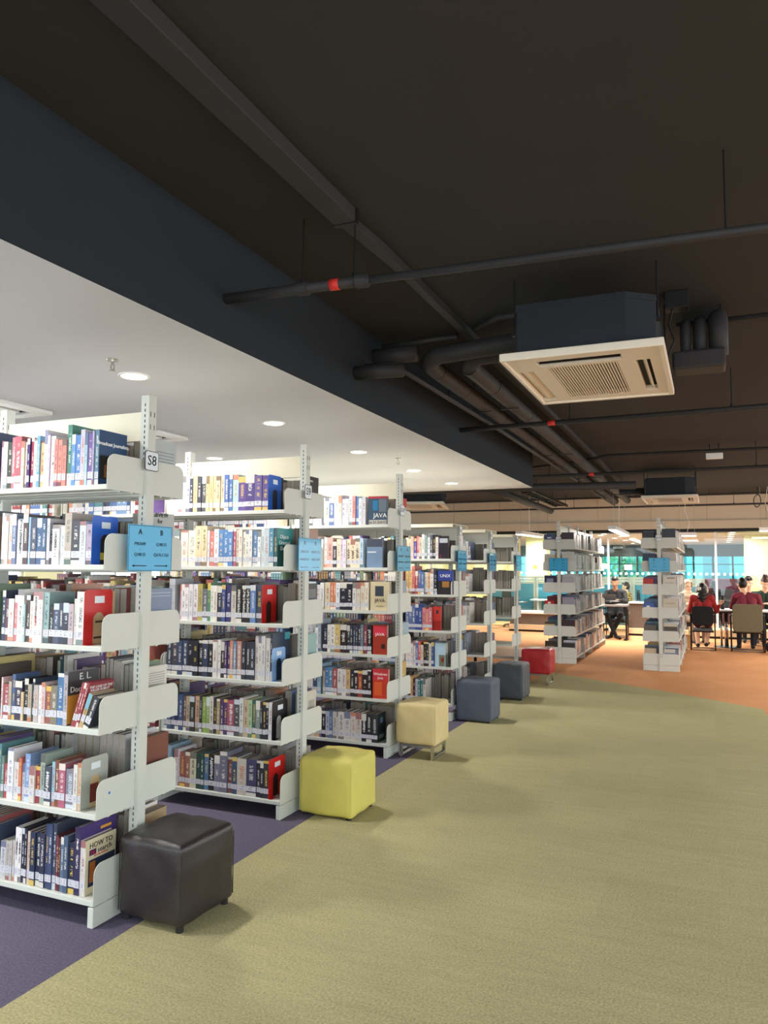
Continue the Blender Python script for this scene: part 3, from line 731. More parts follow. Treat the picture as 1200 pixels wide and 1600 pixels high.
BK[9,1]='-3328,34,248,f0ecf0 -3294,38,247,ece8f0 -3255,32,245,efeff5 -3221,33,244,ecf0f4 -3187,27,238,d8d8d8 -3160,33,237,c8d0d4 -3126,25,235,4a4a68 -3100,33,238,f0c068 -3067,31,233,4a4a58 -3034,34,231,58585c -2999,24,234,e8c070 -2974,27,233,e4c078 -2946,26,232,d0b880 -2920,31,231,e8c890 -2888,31,229,e8c8a0 -2856,33,236,4a70b8 -2821,25,235,5078b8 -2795,43,234,a0d8d0 -2751,54,219,6a50a0 -2696,65,229,5c4a90 -2630,53,222,7060a8 -2575,47,220,6a58a0'
BK[9,2]='-3189,57,233,ecdcc0 -3130,60,232,e8d8c0 -3069,46,260,e8c890 -3022,42,260,e8c890 -2979,17,230,e0d8e0 -2961,31,226,d87060 -2930,35,238,ece4e4 -2893,36,233,4a88c8 -2856,35,232,4a88c8 -2820,36,232,4a88c8 -2784,23,235,c05070 -2760,23,231,d8c8b0 -2736,23,231,e8e0d0 -2712,25,230,e8e0d0 -2686,24,230,e4e0d0 -2662,22,229,e8e4e0 -2639,39,221,5a88b8 -2599,22,221,f0f0f0 -2575,24,236,d0e0dc -2550,34,232,c8d4dc -2515,31,239,4a98b8 -2483,26,239,3c6870'
BK[9,3]='-3186,11,232,d0a0b0 -3173,28,232,e8e4e4 -3145,31,233,e8e4e4 -3112,29,233,e4e0e4 -3082,35,233,e4e0e8 -3046,36,236,b8a830 -3009,39,206,6a6a78 -2969,24,243,4a9060 -2945,24,227,e0e0d8 -2920,28,227,ece4d4 -2891,33,224,383848 -2857,28,232,3c58a0 -2828,38,225,403878 -2789,37,229,d0c8b8 -2751,42,230,2c2c2c -2708,30,230,2c2c30 -2677,32,231,302c2c -2644,38,234,5a88c8 -2605,45,232,4a5468'
BK[9,4]='-3277,35,218,3c4a68 -3241,47,220,4c4a58 -3193,38,218,3a5078 -3154,39,220,3c5074 -3114,41,221,2c2c3c -3072,42,223,2a2c38 -3029,34,225,2c2c38 -2994,41,230,3a4868 -2952,35,232,2c2c34 -2916,33,234,e8e4dc -2881,23,235,e8e4e0 -2857,28,224,3c3838 -2828,18,225,583c78 -2809,21,226,583c80 -2787,23,235,d88050 -2763,25,232,4a80b0 -2738,35,233,d08868 -2702,29,231,3c3c4c -2672,32,232,383a48 -2639,34,233,3c4050 -2604,24,270,d8ccc8 -2579,22,271,dcd8d0 -2556,26,272,d8d4d0 -2528,31,273,d8d4cc -2496,14,286,2c3850'
BK[9,5]='-3322,25,211,90b8d0 -3296,30,213,5a88a0 -3265,30,211,4a6890 -3234,30,213,3c4c78 -3204,31,219,30385c -3171,32,226,3a5890 -3138,24,216,7a5c4c -3113,29,218,c0a880 -3083,36,220,3c4038 -3046,37,222,e0a880 -3009,19,225,3c4040 -2989,28,222,90b030 -2959,26,224,8cb038 -2932,28,230,d8d0c0 -2903,25,224,3c3c40 -2877,23,218,b09860 -2853,23,216,584080 -2829,28,218,5c4078 -2800,51,216,b84860 -2748,39,224,585858 -2708,26,234,d8dcd8 -2681,33,228,d0b088 -2647,29,227,a8c890 -2617,27,225,3a6a60 -2590,31,227,889890 -2558,17,222,3c3c48 -2539,22,223,38383c -2517,17,221,303440 -2499,26,222,e0e0e0'
BK[9,6]='-3197,29,229,e4d8d8 -3167,14,232,e8e8ec -3152,41,214,a85848 -3110,37,218,a86850 -3072,48,218,d8d4a8 -3023,31,222,2c5048 -2990,25,222,2c5850 -2964,33,220,4a80b0 -2930,44,220,2c2c2c -2885,40,220,808098 -2844,53,248,787890 -2789,35,218,905048 -2754,35,222,38587c -2718,68,218,d0c4b0 -2649,71,221,4a4870 -2578,26,217,3c3c48 -2550,22,219,34343c -2528,38,222,3c3c44'
BK[10,1]='-2992,9,236,e8e4f0 -2982,40,232,d8d0a8 -2942,45,231,5a78b0 -2895,39,226,eceae4 -2855,31,250,e0d0b8 -2824,31,249,c8c4e4 -2792,32,244,e4d4d8 -2758,30,243,d8d8dc -2727,29,242,d89088 -2697,28,237,5880c8 -2668,28,236,d8e8ec -2639,32,232,d0ccd4'
BK[10,2]='-2987,27,250,e8d8d0 -2959,55,247,e0a898 -2903,35,214,484858 -2867,35,235,ecd8b0 -2832,22,231,d8b8d0 -2809,28,231,e8d8e8 -2780,38,234,ecd8b8 -2741,42,234,ecd8b0 -2698,43,240,e8d8b8 -2654,29,240,b8d8f0'
BK[10,3]='-2974,49,225,d8c8a0 -2924,28,225,e07838 -2895,23,226,e07c40 -2871,35,223,e0e8ec -2835,62,226,2c2c3c -2772,53,227,2c2c3c -2718,32,225,e0dcd8 -2685,36,225,d8ccb8 -2648,38,225,dcd0b8 -2610,33,229,e4dcc8'
BK[10,4]='-2990,43,227,2c3448 -2946,26,225,e8e0d8 -2918,39,226,ece8e0 -2879,50,227,e0c058 -2827,58,229,3a2c2c -2769,30,224,383c4c -2738,26,225,343c50 -2710,20,226,3c4458 -2689,20,227,383c4c -2668,26,227,34384c -2641,22,232,6a88a0 -2618,33,229,903850 -2584,37,230,2c2c30'
BK[10,5]='-2985,19,218,b0a898 -2965,31,223,3a80c8 -2933,39,225,3c90b8 -2894,40,217,b84848 -2853,40,215,e0dcd8 -2811,38,214,dcd8d4 -2773,38,216,d8a850 -2734,34,215,2c3040 -2699,34,210,38282c -2665,41,209,a83030 -2623,45,218,34282c -2577,33,224,38282c'
BK[10,6]='-2993,35,216,2c2c30 -2957,35,215,b0bcd0 -2921,28,221,5878a8 -2892,40,216,d8d0c8 -2851,11,213,d8d4cc -2839,54,220,dcd8d0 -2784,57,225,dcd4cc -2726,45,222,d8d0c8 -2680,52,226,d0c8bc -2627,40,220,2c2838 -2586,48,220,2c3038 -2537,51,224,383c40'
BOOK = {}
for (r, s), txt in BK.items():
    L = [q.split(',') for q in txt.split()]
    n = len(L); y = RACKS[r][1] - HD + .018; z = ZT[s - 1] + TH + .0012
    ths = sorted(int(q[1]) for q in L); hs = sorted(int(q[2]) for q in L)
    for i, (x, t, h, c) in enumerate(L):
        k = n - i
        t_, h_ = int(t), int(h)
        size = 'thick ' if t_ >= ths[int(n * .85)] else 'thin ' if t_ <= ths[int(n * .15)] else 'tall ' if h_ >= hs[int(n * .88)] else 'short ' if h_ <= hs[int(n * .12)] else ''
        where = 'last book at the post end' if k == 1 else '%s book from the post end' % ordn[k - 1]
        lab = '%s%s spine on the S%d %s shelf, %s' % (size, colour_name(c), r, SHELF_WORD[s - 1], where)
        d = min(.222, max(.12, h_ / 1000 * random.uniform(.66, .8)))
        o = spine_book(int(x) / 1000, y + random.uniform(-.003, .006), z, t_ / 1000, d, h_ / 1000, c, lab, 'books on the front of the S%d %s shelf' % (r, SHELF_WORD[s - 1]))
        o['wh'] = 0; del o['wh']
        BOOK[r, s, k] = (o, t_ / 1000, h_ / 1000, d)
def spine_text(key, s, mat='white_ink', size=None, v=.62, up=False):
    o, t, h, d = BOOK[key]
    return lettering(s, size or min(t * .75, .03), M[mat], o, (t / 2, -.0008, h * v), SPINE if not up else (PI / 2, -PI / 2, 0), 'title_lettering')
def cover_art(key, shapes):
    """flat printed areas on the cover that faces the aisle: (y0, y1, z0, z1 as shares, colour)"""
    o, t, h, d = BOOK[key]
    for i, (a, b, c, e, hx) in enumerate(shapes):
        part('cover_print', MB().box(t, t + .0004 + .0002 * i, a * d, b * d, c * h, e * h), plain('print_' + hx, hx, .35), o)
def cover_text(key, s, size, y, z, mat='white_ink', **k):
    o, t, h, d = BOOK[key]
    return lettering(s, size, M[mat], o, (t + .0012, d * y, h * z), FACE_X, 'title_lettering', **k)
cover_art((8, 1, 1), [(0, 1, 0, 1, '26456b'), (.05, .75, .12, .55, '2b2522'), (.2, .5, .15, .38, '8a5a34'), (.3, .45, .35, .5, '6a4a30')])
cover_text((8, 1, 1), 'Broadcast Journalism', .0225, .5, .76, bold=.0004)
cover_art((8, 4, 1), [(0, 1, 0, 1, '4a4a4c'), (0, .8, .02, .55, 'd09a40')])
cover_text((8, 4, 1), 'E. L.', .042, .55, .88); cover_text((8, 4, 1), 'Doctorow', .036, .5, .65)
cover_art((8, 6, 1), [(0, 1, 0, 1, 'e2d6b4'), (.1, .98, .13, .62, '2b3352'), (.14, .32, .2, .58, 'b46a2c'), (.12, .34, .70, .80, '43265a')])
cover_text((8, 6, 1), 'HOW TO', .032, .5, .87, 'ink'); cover_text((8, 6, 1), 're', .028, .23, .75, 'red'); cover_text((8, 6, 1), 'search', .032, .62, .75, 'ink'); cover_text((8, 6, 1), 'SECOND EDITION', .010, .5, .67, 'red')
cover_art((8, 6, 2), [(0, 1, 0, 1, '4a3a72'), (.55, .85, .86, .9, 'e0a030')])
cover_art((8, 3, 1), [(0, 1, 0, 1, 'bda27c'), (.35, .65, .40, .44, '4a3a2c'), (.3, .8, .1, .14, '4a3a2c')])
cover_art((9, 3, 1), [(0, 1, 0, 1, '33241f')])
cover_art((9, 1, 1), [(0, 1, 0, 1, '2c2836')])
cover_art((9, 6, 1), [(0, 1, 0, 1, '2a2224')])
cover_art((8, 2, 1), [(0, 1, 0, 1, '2a2626'), (.3, 1, .12, .3, 'c8b048')])
cover_art((8, 5, 1), [(.0, 1, 0, 1, 'd9b98a'), (.1, .7, .1, .5, '7a3028')])
spine_text((8, 2, 14), 'ETHICS JOURNALISM', 'ink', .016, .62); spine_text((8, 3, 10), 'ANDY McNAB', 'ink', .015, .70); spine_text((8, 3, 10), 'BRUTE', 'red', .014, .42)
spine_text((8, 5, 7), 'History', 'white_ink', .026, .62); spine_text((8, 2, 6), 'LOUGATE', 'ink', .016); spine_text((8, 2, 7), 'DARK', 'ink', .018)
spine_text((8, 6, 18), 'GENERAL', 'ink', .012); spine_text((8, 6, 17), 'GENERAL', 'ink', .012)
spine_text((9, 6, 10), 'AppleScript', 'white_ink', .028); spine_text((9, 5, 11), 'PHP', 'white_ink', .034, .75)
for k in (3, 4, 5): spine_text((9, 3, k), 'UML 2 Toolkit', 'white_ink', .024, .58)
for k in (9, 10, 11): spine_text((9, 4, k), 'CONCURRENCY', 'white_ink', .018, .5)
for k in (2, 3, 4): spine_text((10, 2, k), 'JAVA', 'ink', .032, .45)
for k in (9, 10): spine_text((10, 4, k), 'Java', 'white_ink', .036, .5)
spine_text((10, 4, 1), 'JAVA', 'white_ink', .03, .7); spine_text((10, 6, 3), 'SYSTEM', 'white_ink', .028, .55)
cover_art((9, 2, 1), [(0, 1, 0, 1, '2f8a8a'), (0, .5, 0, .55, '2a5a58')])
cover_text((9, 2, 1), 'Object-\nOriented\nDesign', .036, .45, .62, align='CENTER')
cover_art((9, 4, 1), [(0, 1, 0, 1, '2c3c52'), (.7, 1, .85, 1, '3a9aa8')])
cover_art((10, 6, 1), [(0, 1, 0, 1, '2a3034'), (.35, .65, .65, .85, '5a7898'), (.2, .8, .12, .25, '8a949c')])
# the paperbacks that lean on each other at the end of the fourth S8 shelf
y = RACKS[8][1] - HD + .02; z = ZT[3] + TH + .0015
x = -2.575
for i, (t, h, c, rot, w) in enumerate([(.0125, .20, 'a83440', .30, 'first'), (.0125, .20, 'a83440', .30, 'second'), (.0125, .20, 'a83440', .30, 'third')]):
    o = spine_book(x, y, z + .0002, t, .15, h, c, 'thin dark red paperback leaning on the S8 fourth shelf, %s of three alike' % w, 'leaning paperbacks', rot, lin('f0e8e0'))
    if i == 2:
        BOOK['lean'] = (o, t, h, .15); cover_text('lean', 'THE CASE OF THE\nKILLER ROBOT', .017, .5, .86, line=.9)
    x += .0132 / math.cos(rot)
o = spine_book(x + .002, y, z, .021, .15, .158, 'c8a058', 'leaning paperback with a yellow and blue spine on the S8 fourth shelf', 'leaning paperbacks', .36)
part('spine_print', MB().box(0, .021, -.0004, 0, .09, .158), plain('print_7ab0c0', '7ab0c0', .35), o)
x += .002 + .0235
o = spine_book(x, y, z, .030, .17, .152, '3a3e48', 'leaning dark paperback in clear film, nearest the plate on S8 fourth shelf', 'leaning paperbacks', .42)

# face-out books and end books that show their covers
def board(x, y, z, w, d, h, rz, hexc, label, group, tilt=0, art=(), txt=()):
    """a book standing with its cover forwards (-Y), turned by rz"""
    t = thing('book', label, 'book', (x, y, z), rz, group); t.rotation_euler.x = tilt
    e = .002
    part('cover', MB().box(0, w, 0, e, 0, h).box(0, w, d - e, d, 0, h).box(0, e, e, d - e, 0, h), plain('cover_' + hexc, hexc, .3), t)
    part('page_block', MB().box(e, w - .004, e, d - e, .003, h - .003), M['page'], t)
    for i, (a, b, c, g_, hx) in enumerate(art):
        part('cover_print', MB().box(a * w, b * w, -.0004 - .0002 * i, 0, c * h, g_ * h), plain('print_' + hx, hx, .35), t)
    for s, size, a, c, m in txt: lettering(s, size, M[m], t, (a * w, -.0018, c * h), FACE_F, 'title_lettering')
    return t
Z10 = [q + TH + .001 for q in ZT]; y10 = RACKS[10][1] - HD + .025
board(-2.585, y10, Z10[0], .165, .03, .235, .12, '3d5468', 'dark blue programming paperback turned cover-out on the S10 top shelf', 'cover-out books', art=[(0, 1, .92, 1, 'b04048'), (.05, .95, 0, .17, 'b8b4ac'), (.25, .5, .5, .85, '2a78a8'), (.55, .95, .45, .9, '6a7480')],
      txt=[('JAVA', .052, .62, .32, 'white_ink'), ('in 21 DAYS', .030, .5, .08, 'ink')])
board(-2.60, y10 + .01, Z10[1], .135, .03, .235, .10, '7890ac', 'blue paperback with a denim-like cover turned outwards on the S10 second shelf', 'cover-out books', art=[(0, 1, .72, 1, '4a5060'), (.05, .6, .52, .56, 'e0e4e8')])
board(-2.56, y10, Z10[2], .165, .045, .235, .05, 'd5c7a2', 'cream paperback bowing outwards, cover-out on the S10 third shelf', 'cover-out books', art=[(.25, .7, .5, .85, '3c4650')], txt=[('JAVA', .04, .5, .36, 'ink'), ('A Framework', .012, .5, .16, 'ink')])
board(-2.535, y10, Z10[3], .12, .045, .235, .10, 'a83a28', 'red and orange paperback cover-out on the S10 fourth shelf', 'cover-out books', art=[(.05, .95, .65, .95, 'd8384c'), (.6, .85, .2, .35, '2a1c1a')], txt=[('JAVA', .035, .5, .68, 'white_ink')])
board(-2.535, y10, Z10[4], .135, .04, .235, .05, 'c8402c', 'bright red programming paperback cover-out on the S10 fifth shelf', 'cover-out books', art=[(0, 1, .62, 1, 'd03c44'), (.1, .6, .1, .55, 'e06030')], txt=[('Windows\nJava', .030, .5, .76, 'white_ink')])
y11 = RACKS[11][1] - HD + .03
board(-2.535, y11, ZL[0] + TH + .001, .10, .03, .23, .05, '26222e', 'near-black paperback cover-out at the end of the upper S11 shelf', 'cover-out books', art=[(.05, .9, .7, .9, 'b8bcc4'), (.1, .2, .02, .2, '8a2840')])
board(-2.55, y11, ZL[1] + TH + .001, .16, .03, .24, .05, '2e4090', 'blue paperback with a dark picture, cover-out on the second S11 shelf', 'cover-out books', art=[(0, 1, 0, .58, '2c2a2c'), (.3, .75, .3, .55, 'a8763c')], txt=[('UNIX', .045, .5, .78, 'white_ink')])
board(-2.60, y11, ZL[2] + TH + .001, .085, .03, .24, .05, 'c43830', 'red paperback cover-out on the third S11 shelf', 'cover-out books', art=[(.4, .7, .7, .85, '2c2c34'), (0, 1, 0, .4, '9a2420')])
board(-2.58, y11, ZL[3] + TH + .001, .11, .09, .235, .05, 'b4d0de', 'pale blue box set cover-out on the fourth S11 shelf', 'cover-out books', art=[(.4, .95, .02, .5, '7a7868'), (.6, .85, .2, .38, '8a3a2c')])

# end covers that show on the far side of each rack
def end_cover(r, s, d, h, hexc, label, t=.02, art=(), txt=(), dx=.03):
    X, Y = RACKS[r]; z = ZT[s - 1] + TH + .001
    x0 = X - .021 - dx - t
    o = bpy.data.objects.new('book', None); COL.objects.link(o); o.location = (x0, Y + HD - .02 - d, z); tag(o, label, 'book', 'books at the rear end of a rack')
    e = .002
    part('cover', MB().box(0, e, 0, d, 0, h).box(t - e, t, 0, d, 0, h).box(e, t - e, d - e, d, 0, h), plain('cover_' + hexc, hexc, .35), o)
    part('page_block', MB().box(e, t - e, .004, d - e, .002, h - .004), M['page'], o)
    for i, (a, b, c, g_, hx) in enumerate(art): part('cover_print', MB().box(t, t + .0004 + .0002 * i, a * d, b * d, c * h, g_ * h), plain('print_' + hx, hx, .35), o)
    for s_, size, a, c, m in txt: lettering(s_, size, M[m], o, (t + .0014, a * d, c * h), FACE_X, 'title_lettering')
lines = [(.3, .92, .28 + .06 * i, .295 + .06 * i, '8a9090') for i in range(9)]
end_cover(8, 1, .20, .255, 'b9c0c0', 'pale grey paperback showing its text-covered back beside the S8 card', .02, lines + [(.06, .16, .3, .8, '7c8484')], [('C', .05, .15, .85, 'ink')])
end_cover(8, 2, .19, .25, 'b4b8b2', 'pale grey paperback behind the blue A and B sign of S8', .02, [(.1, .9, .55, .56, '8a9090'), (.1, .9, .4, .41, '8a9090')], [('LabVIEW\nfor\nEveryone', .030, .45, .84, 'ink')])
end_cover(8, 3, .21, .24, '7c8ba6', 'slate blue hardback at the rear of the S8 third shelf', .03, [(.05, .95, .9, .92, 'a8b4c8'), (.05, .95, .84, .855, 'a8b4c8')])
end_cover(8, 4, .17, .22, 'd9d6cc', 'cream paperback with printed lines at the rear of the S8 fourth shelf', .02, [(.15, .9, .45 + .05 * i, .462 + .05 * i, '8c8c88') for i in range(9)], dx=.05)
end_cover(8, 5, .20, .25, '7a4a3e', 'brown hardback at the rear of the S8 fifth shelf', .04)
end_cover(8, 6, .20, .25, 'b09878', 'tan hardback at the rear of the S8 bottom shelf, behind the dark stool', .06)
end_cover(9, 1, .20, .25, '2c2a30', 'black paperback showing its cover behind the S9 card', .02, [(.55, .95, .3, .5, 'a87a3c'), (.1, .6, .85, .9, 'b8b8bc')])
end_cover(9, 2, .20, .25, 'b08878', 'rose brown paperback behind the blue sign of S9', .02, [(.1, .4, .6, .9, '8a6a60')])
end_cover(9, 3, .20, .24, '38343a', 'black paperback with a grey panel at the rear of the S9 third shelf', .02, [(.15, .9, .6, .85, '6a6e74')])
end_cover(9, 4, .21, .26, '8fb4b4', 'pale teal paperback at the rear of the S9 fourth shelf', .02, [(.3, .7, .5, .52, '6a9494'), (.3, .7, .4, .42, '6a9494')])
end_cover(9, 5, .20, .24, 'ccc8bc', 'cream paperback with a black swirl at the rear of the S9 fifth shelf', .02, [(.1, .3, .1, .75, '2c2c2c'), (.5, .9, .35, .75, 'aaa89c')])
end_cover(10, 1, .2, .25, 'b83a34', 'red topped paperback behind the S10 card', .02, [(0, 1, 0, .7, 'aab0b4')])
end_cover(10, 2, .2, .25, '7c8890', 'grey blue paperback behind the blue sign of S10', .02, [(.1, .8, .2, .6, '4a545c')])
end_cover(10, 3, .2, .24, '9aa4b4', 'pale slate paperback at the rear of the S10 third shelf', .02)
end_cover(10, 5, .2, .25, 'c8a860', 'ochre paperback at the rear of the S10 fifth shelf', .02, [(.2, .8, .3, .6, 'e0c890')])

# bookends
def bookend(x, r, s, hexc, label, h=.215, w=.157, dy=.0, arch=(.052, .112, .135), rot=0):
    t = thing('bookend', label, 'bookend', (x, RACKS[r][1] - HD + .012 + dy, ZT[s - 1] + TH + .001), rot, 'metal bookends')
    a0, a1, ah = arch; rr_ = (a1 - a0) / 2; k = .018
    pts = [(0, .0022), (a0, .0022), (a0, ah - rr_)] + [((a0 + a1) / 2 - rr_ * math.cos(i * PI / 8), ah - rr_ + rr_ * math.sin(i * PI / 8)) for i in range(1, 8)] + [(a1, ah - rr_), (a1, .0022), (w, .0022)]
    pts += [(w - k + k * math.cos(i * PI / 8), h - k + k * math.sin(i * PI / 8)) for i in range(5)] + [(k - k * math.sin(i * PI / 8), h - k + k * math.cos(i * PI / 8)) for i in range(5)]
    m = plain('bookend_' + hexc, hexc, .35)
    part('plate', MB().prism(pts, 0, 0, .0016), m, t)
    part('foot', MB().box(-.0005, .022, 0, a0, 0, .0018).box(-.0005, .022, a1, w, 0, .0018), m, t)
    part('sticker', MB().box(.0016, .0022, w * .36, w * .70, h * .75, h * .88), M['sign_white'], t, 'white paper sticker')
    return t
xe = lambda r, s: (lambda b: b[0].location.x + b[1])(BOOK[r, s, 1])
bookend(xe(8, 2) + .002, 8, 2, '2a62c4', 'glossy blue metal bookend on the S8 second shelf')
bookend(xe(8, 3) + .002, 8, 3, 'c82a26', 'red metal bookend on the S8 third shelf', .24, .17, 0, (.055, .125, .14))
bookend(xe(8, 5) + .002, 8, 5, 'aeb0a6', 'pale grey speckled metal bookend on the S8 fifth shelf')
bookend(xe(9, 1) + .002, 9, 1, '2660c0', 'blue metal bookend on the S9 top shelf', .225)
bookend(xe(9, 3) + .002, 9, 3, 'c4201e', 'red metal bookend on the S9 third shelf', .235, .17)
bookend(xe(9, 4) + .004, 9, 4, '8fb6e4', 'light blue metal bookend on the S9 fourth shelf', .20)
bookend(xe(9, 5) + .002, 9, 5, '1e1a1c', 'black metal bookend on the S9 fifth shelf', .225, .18)
bookend(xe(9, 6) + .002, 9, 6, 'cc2220', 'red metal bookend on the S9 bottom shelf', .23, .19)
def still_book(r, s, dx, w, h, hexc, label):
    X, Y = RACKS[r]
    return spine_book(xe(r, s) + dx, Y - HD + .03, ZT[s - 1] + TH + .0005, w, .165, h, hexc, label, 'books behind a bookend', lab=False)
#still_book(8, 3, .012 + .014, .018, .225, 'cbb79a', 'cream book just past the red bookend on the S8 third shelf')
#still_book(9, 3, .012 + .014, .02, .225, 'b8aa94', 'tan book just past the red bookend on the S9 third shelf')

# all the other books: the rear sides, the further bays and racks, in one body of books
PAL = 'e8e4dc e0dcd0 f0ece6 d8d0c0 c8c8cc b8b0a0 e8d8b8 2c3448 303038 3c4a68 38507c 4a70a8 6a94c0 90b8d0 8a2c34 b04848 c86050 d88a58 e0b060 c8b050 6a8a68 3a6a60 4a8a90 584080 7c5aa8 a87080 d8a0a8 5a4a40 7a5c4c 888890 585860'.split()
WHITE = 'f0eee8 e8e6e0 ece8e4 d8dce0 c8ccd4 e4e0d4 d0d4d8 b8bcc4 e8e0d0 5a6a88 8890a0 d8c8b0 3a3c48 a8b8c8'.split()
B = Books(); rng = random.Random(5)
def fill(r, bay, side, z, x0=.03, x1=.885, pal=PAL, hm=.235, tm=(.014, .045), gap=.0, cols=None):
    """side 0: spines on the front (-Y) edge; side 1: spines on the far edge"""
    if r in RACKS:
        X, Y = RACKS[r]
        if side == 0: T0 = lambda a, y, q: (X - BAY * (bay + 1) + a, Y - HD + .016 + y, q)
        else: T0 = lambda a, y, q: (X - BAY * bay - a, Y + HD - .016 - y, q)
    else:
        X, Y = {15: (-2.273, 12.51), 14: (-.718, 12.22)}[r]
        if side == 0: T0 = lambda a, y, q: (X - HD + .016 + y, Y + BAY * (bay + 1) - a, q)
        else: T0 = lambda a, y, q: (X + HD - .016 - y, Y + BAY * bay + a, q)
    a = x0; i = 0
    while a < x1 - .015:
        t = rng.uniform(*tm) if not cols else (x1 - x0) / len(cols) - .001
        if cols and i >= len(cols): break
        if a + t > x1: break
        run = 1 if rng.random() < .75 or cols else rng.randint(2, 4)
        c = cols[i] if cols else rng.choice(pal); h = min(.31, max(.17, rng.gauss(hm, .016))); d = min(.218, h * rng.uniform(.68, .86))
        c1 = (*blin(c), rng.random()); c2 = (*second(blin(c)), rng.random()); j0 = rng.uniform(-.006, .008)
        for _ in range(run):
            if a + t > x1: break
            aa = a
            B.book(lambda x, y, q, aa=aa, j0=j0: T0(aa + x, y + j0, z + TH + .001 + q), t, d, h, c1, c2, True, .028)
            a += t + .0008
        i += 1
        if rng.random() < gap: a += rng.uniform(.02, .1)
for r in (8, 9, 10):
    for k, z in enumerate(ZT):
        lo = min(int(q.split(',')[0]) for q in BK[r, k + 1].split()) / 1000
        X = RACKS[r][0]
        e = lo - (X - BAY) - .002
        if e > .06: fill(r, 0, 0, z, .022, e, pal=WHITE if r > 8 and k < 4 else PAL)
        for b in range(1, 4 if r > 8 else 3): fill(r, b, 0, z, .03, rng.uniform(.75, .88))
        st = {8: .115, 9: .085, 10: .085}[r]
        fill(r, 0, 1, z, st if not (r == 10 and k in (3, 5)) else .03, rng.uniform(.8, .88), tm=(.018, .05))
        for b in range(1, 4 if r > 8 else 3): fill(r, b, 1, z, .03, rng.uniform(.75, .88))
S11 = ['e8d0a0 e8c8a0 f0b8a0 5858c0 e06868 d8c8a8 e8e4e0 90b0a8 f0f0f0 606878 303038 e8e0d8', 'e0b050 e8c058 e87060 c04848 4868a8 4870b8 e0d8c0 e8b060 e0e0e0 2c2c3c',
       '5870a8 5870a8 5870a8 2c50a0 2c50a0 e07880 e07078 d86068', 'e8dcd8 e8dcd8 e8dcd8 e8dcd8 4a78b8 e04830 e8c8b0 2c2c30 3c3c3c d8d0b8 3c5ca0', '4868a0 2c3048 d8a850 5a3030 b8c8d8 2c8888 2c8080 d8d0c4']
for k, z in enumerate(ZL):
    fill(11, 0, 0, z, .40, (.755, .74, .69, .71, .62)[k], cols=S11[k].split()); fill(11, 0, 0, z, .03, .395)
    fill(11, 0, 1, z, .05, .86)
    fill(12, 0, 0, z, .03, (.76, .72, .73, .72, .74)[k], pal=WHITE + ['2c2c34', 'a83a38'])
    fill(12, 0, 1, z, .03, .84)
    fill(13, 0, 1, z, .04, .80, pal=['6a5a4c', '8a7a68', '3c3834']) if k < 3 else None
    fill(13, 0, 0, z, .03, .36, pal=['2c2c34', 'a83a38', 'd8d0c8']) if k in (1, 2) else None
    for b in range(1, 4):
        for r in (11, 12): fill(r, b, 0, z, .03, rng.uniform(.7, .88)); fill(r, b, 1, z, .03, rng.uniform(.7, .88))
        if k < 4: fill(13, b, 1, z, .03, .8)
for r in (15, 14):
    for b in range(4):
        for k, z in enumerate(ZT):
            fill(r, b, 1, z, .03 if b else .052, rng.uniform(.6, .86), pal=WHITE + (['5a3c40', 'b0685c', '8a7468'] if k > 3 else []), tm=(.02, .05), hm=.25 if k < 3 else .235)
            fill(r, b, 0, z, .05, rng.uniform(.6, .85), pal=PAL[7:], tm=(.02, .05))
o = link('book', B.mesh('book')); tag(o, 'rows of further books filling the remaining bays and racks', 'books', kind='stuff')

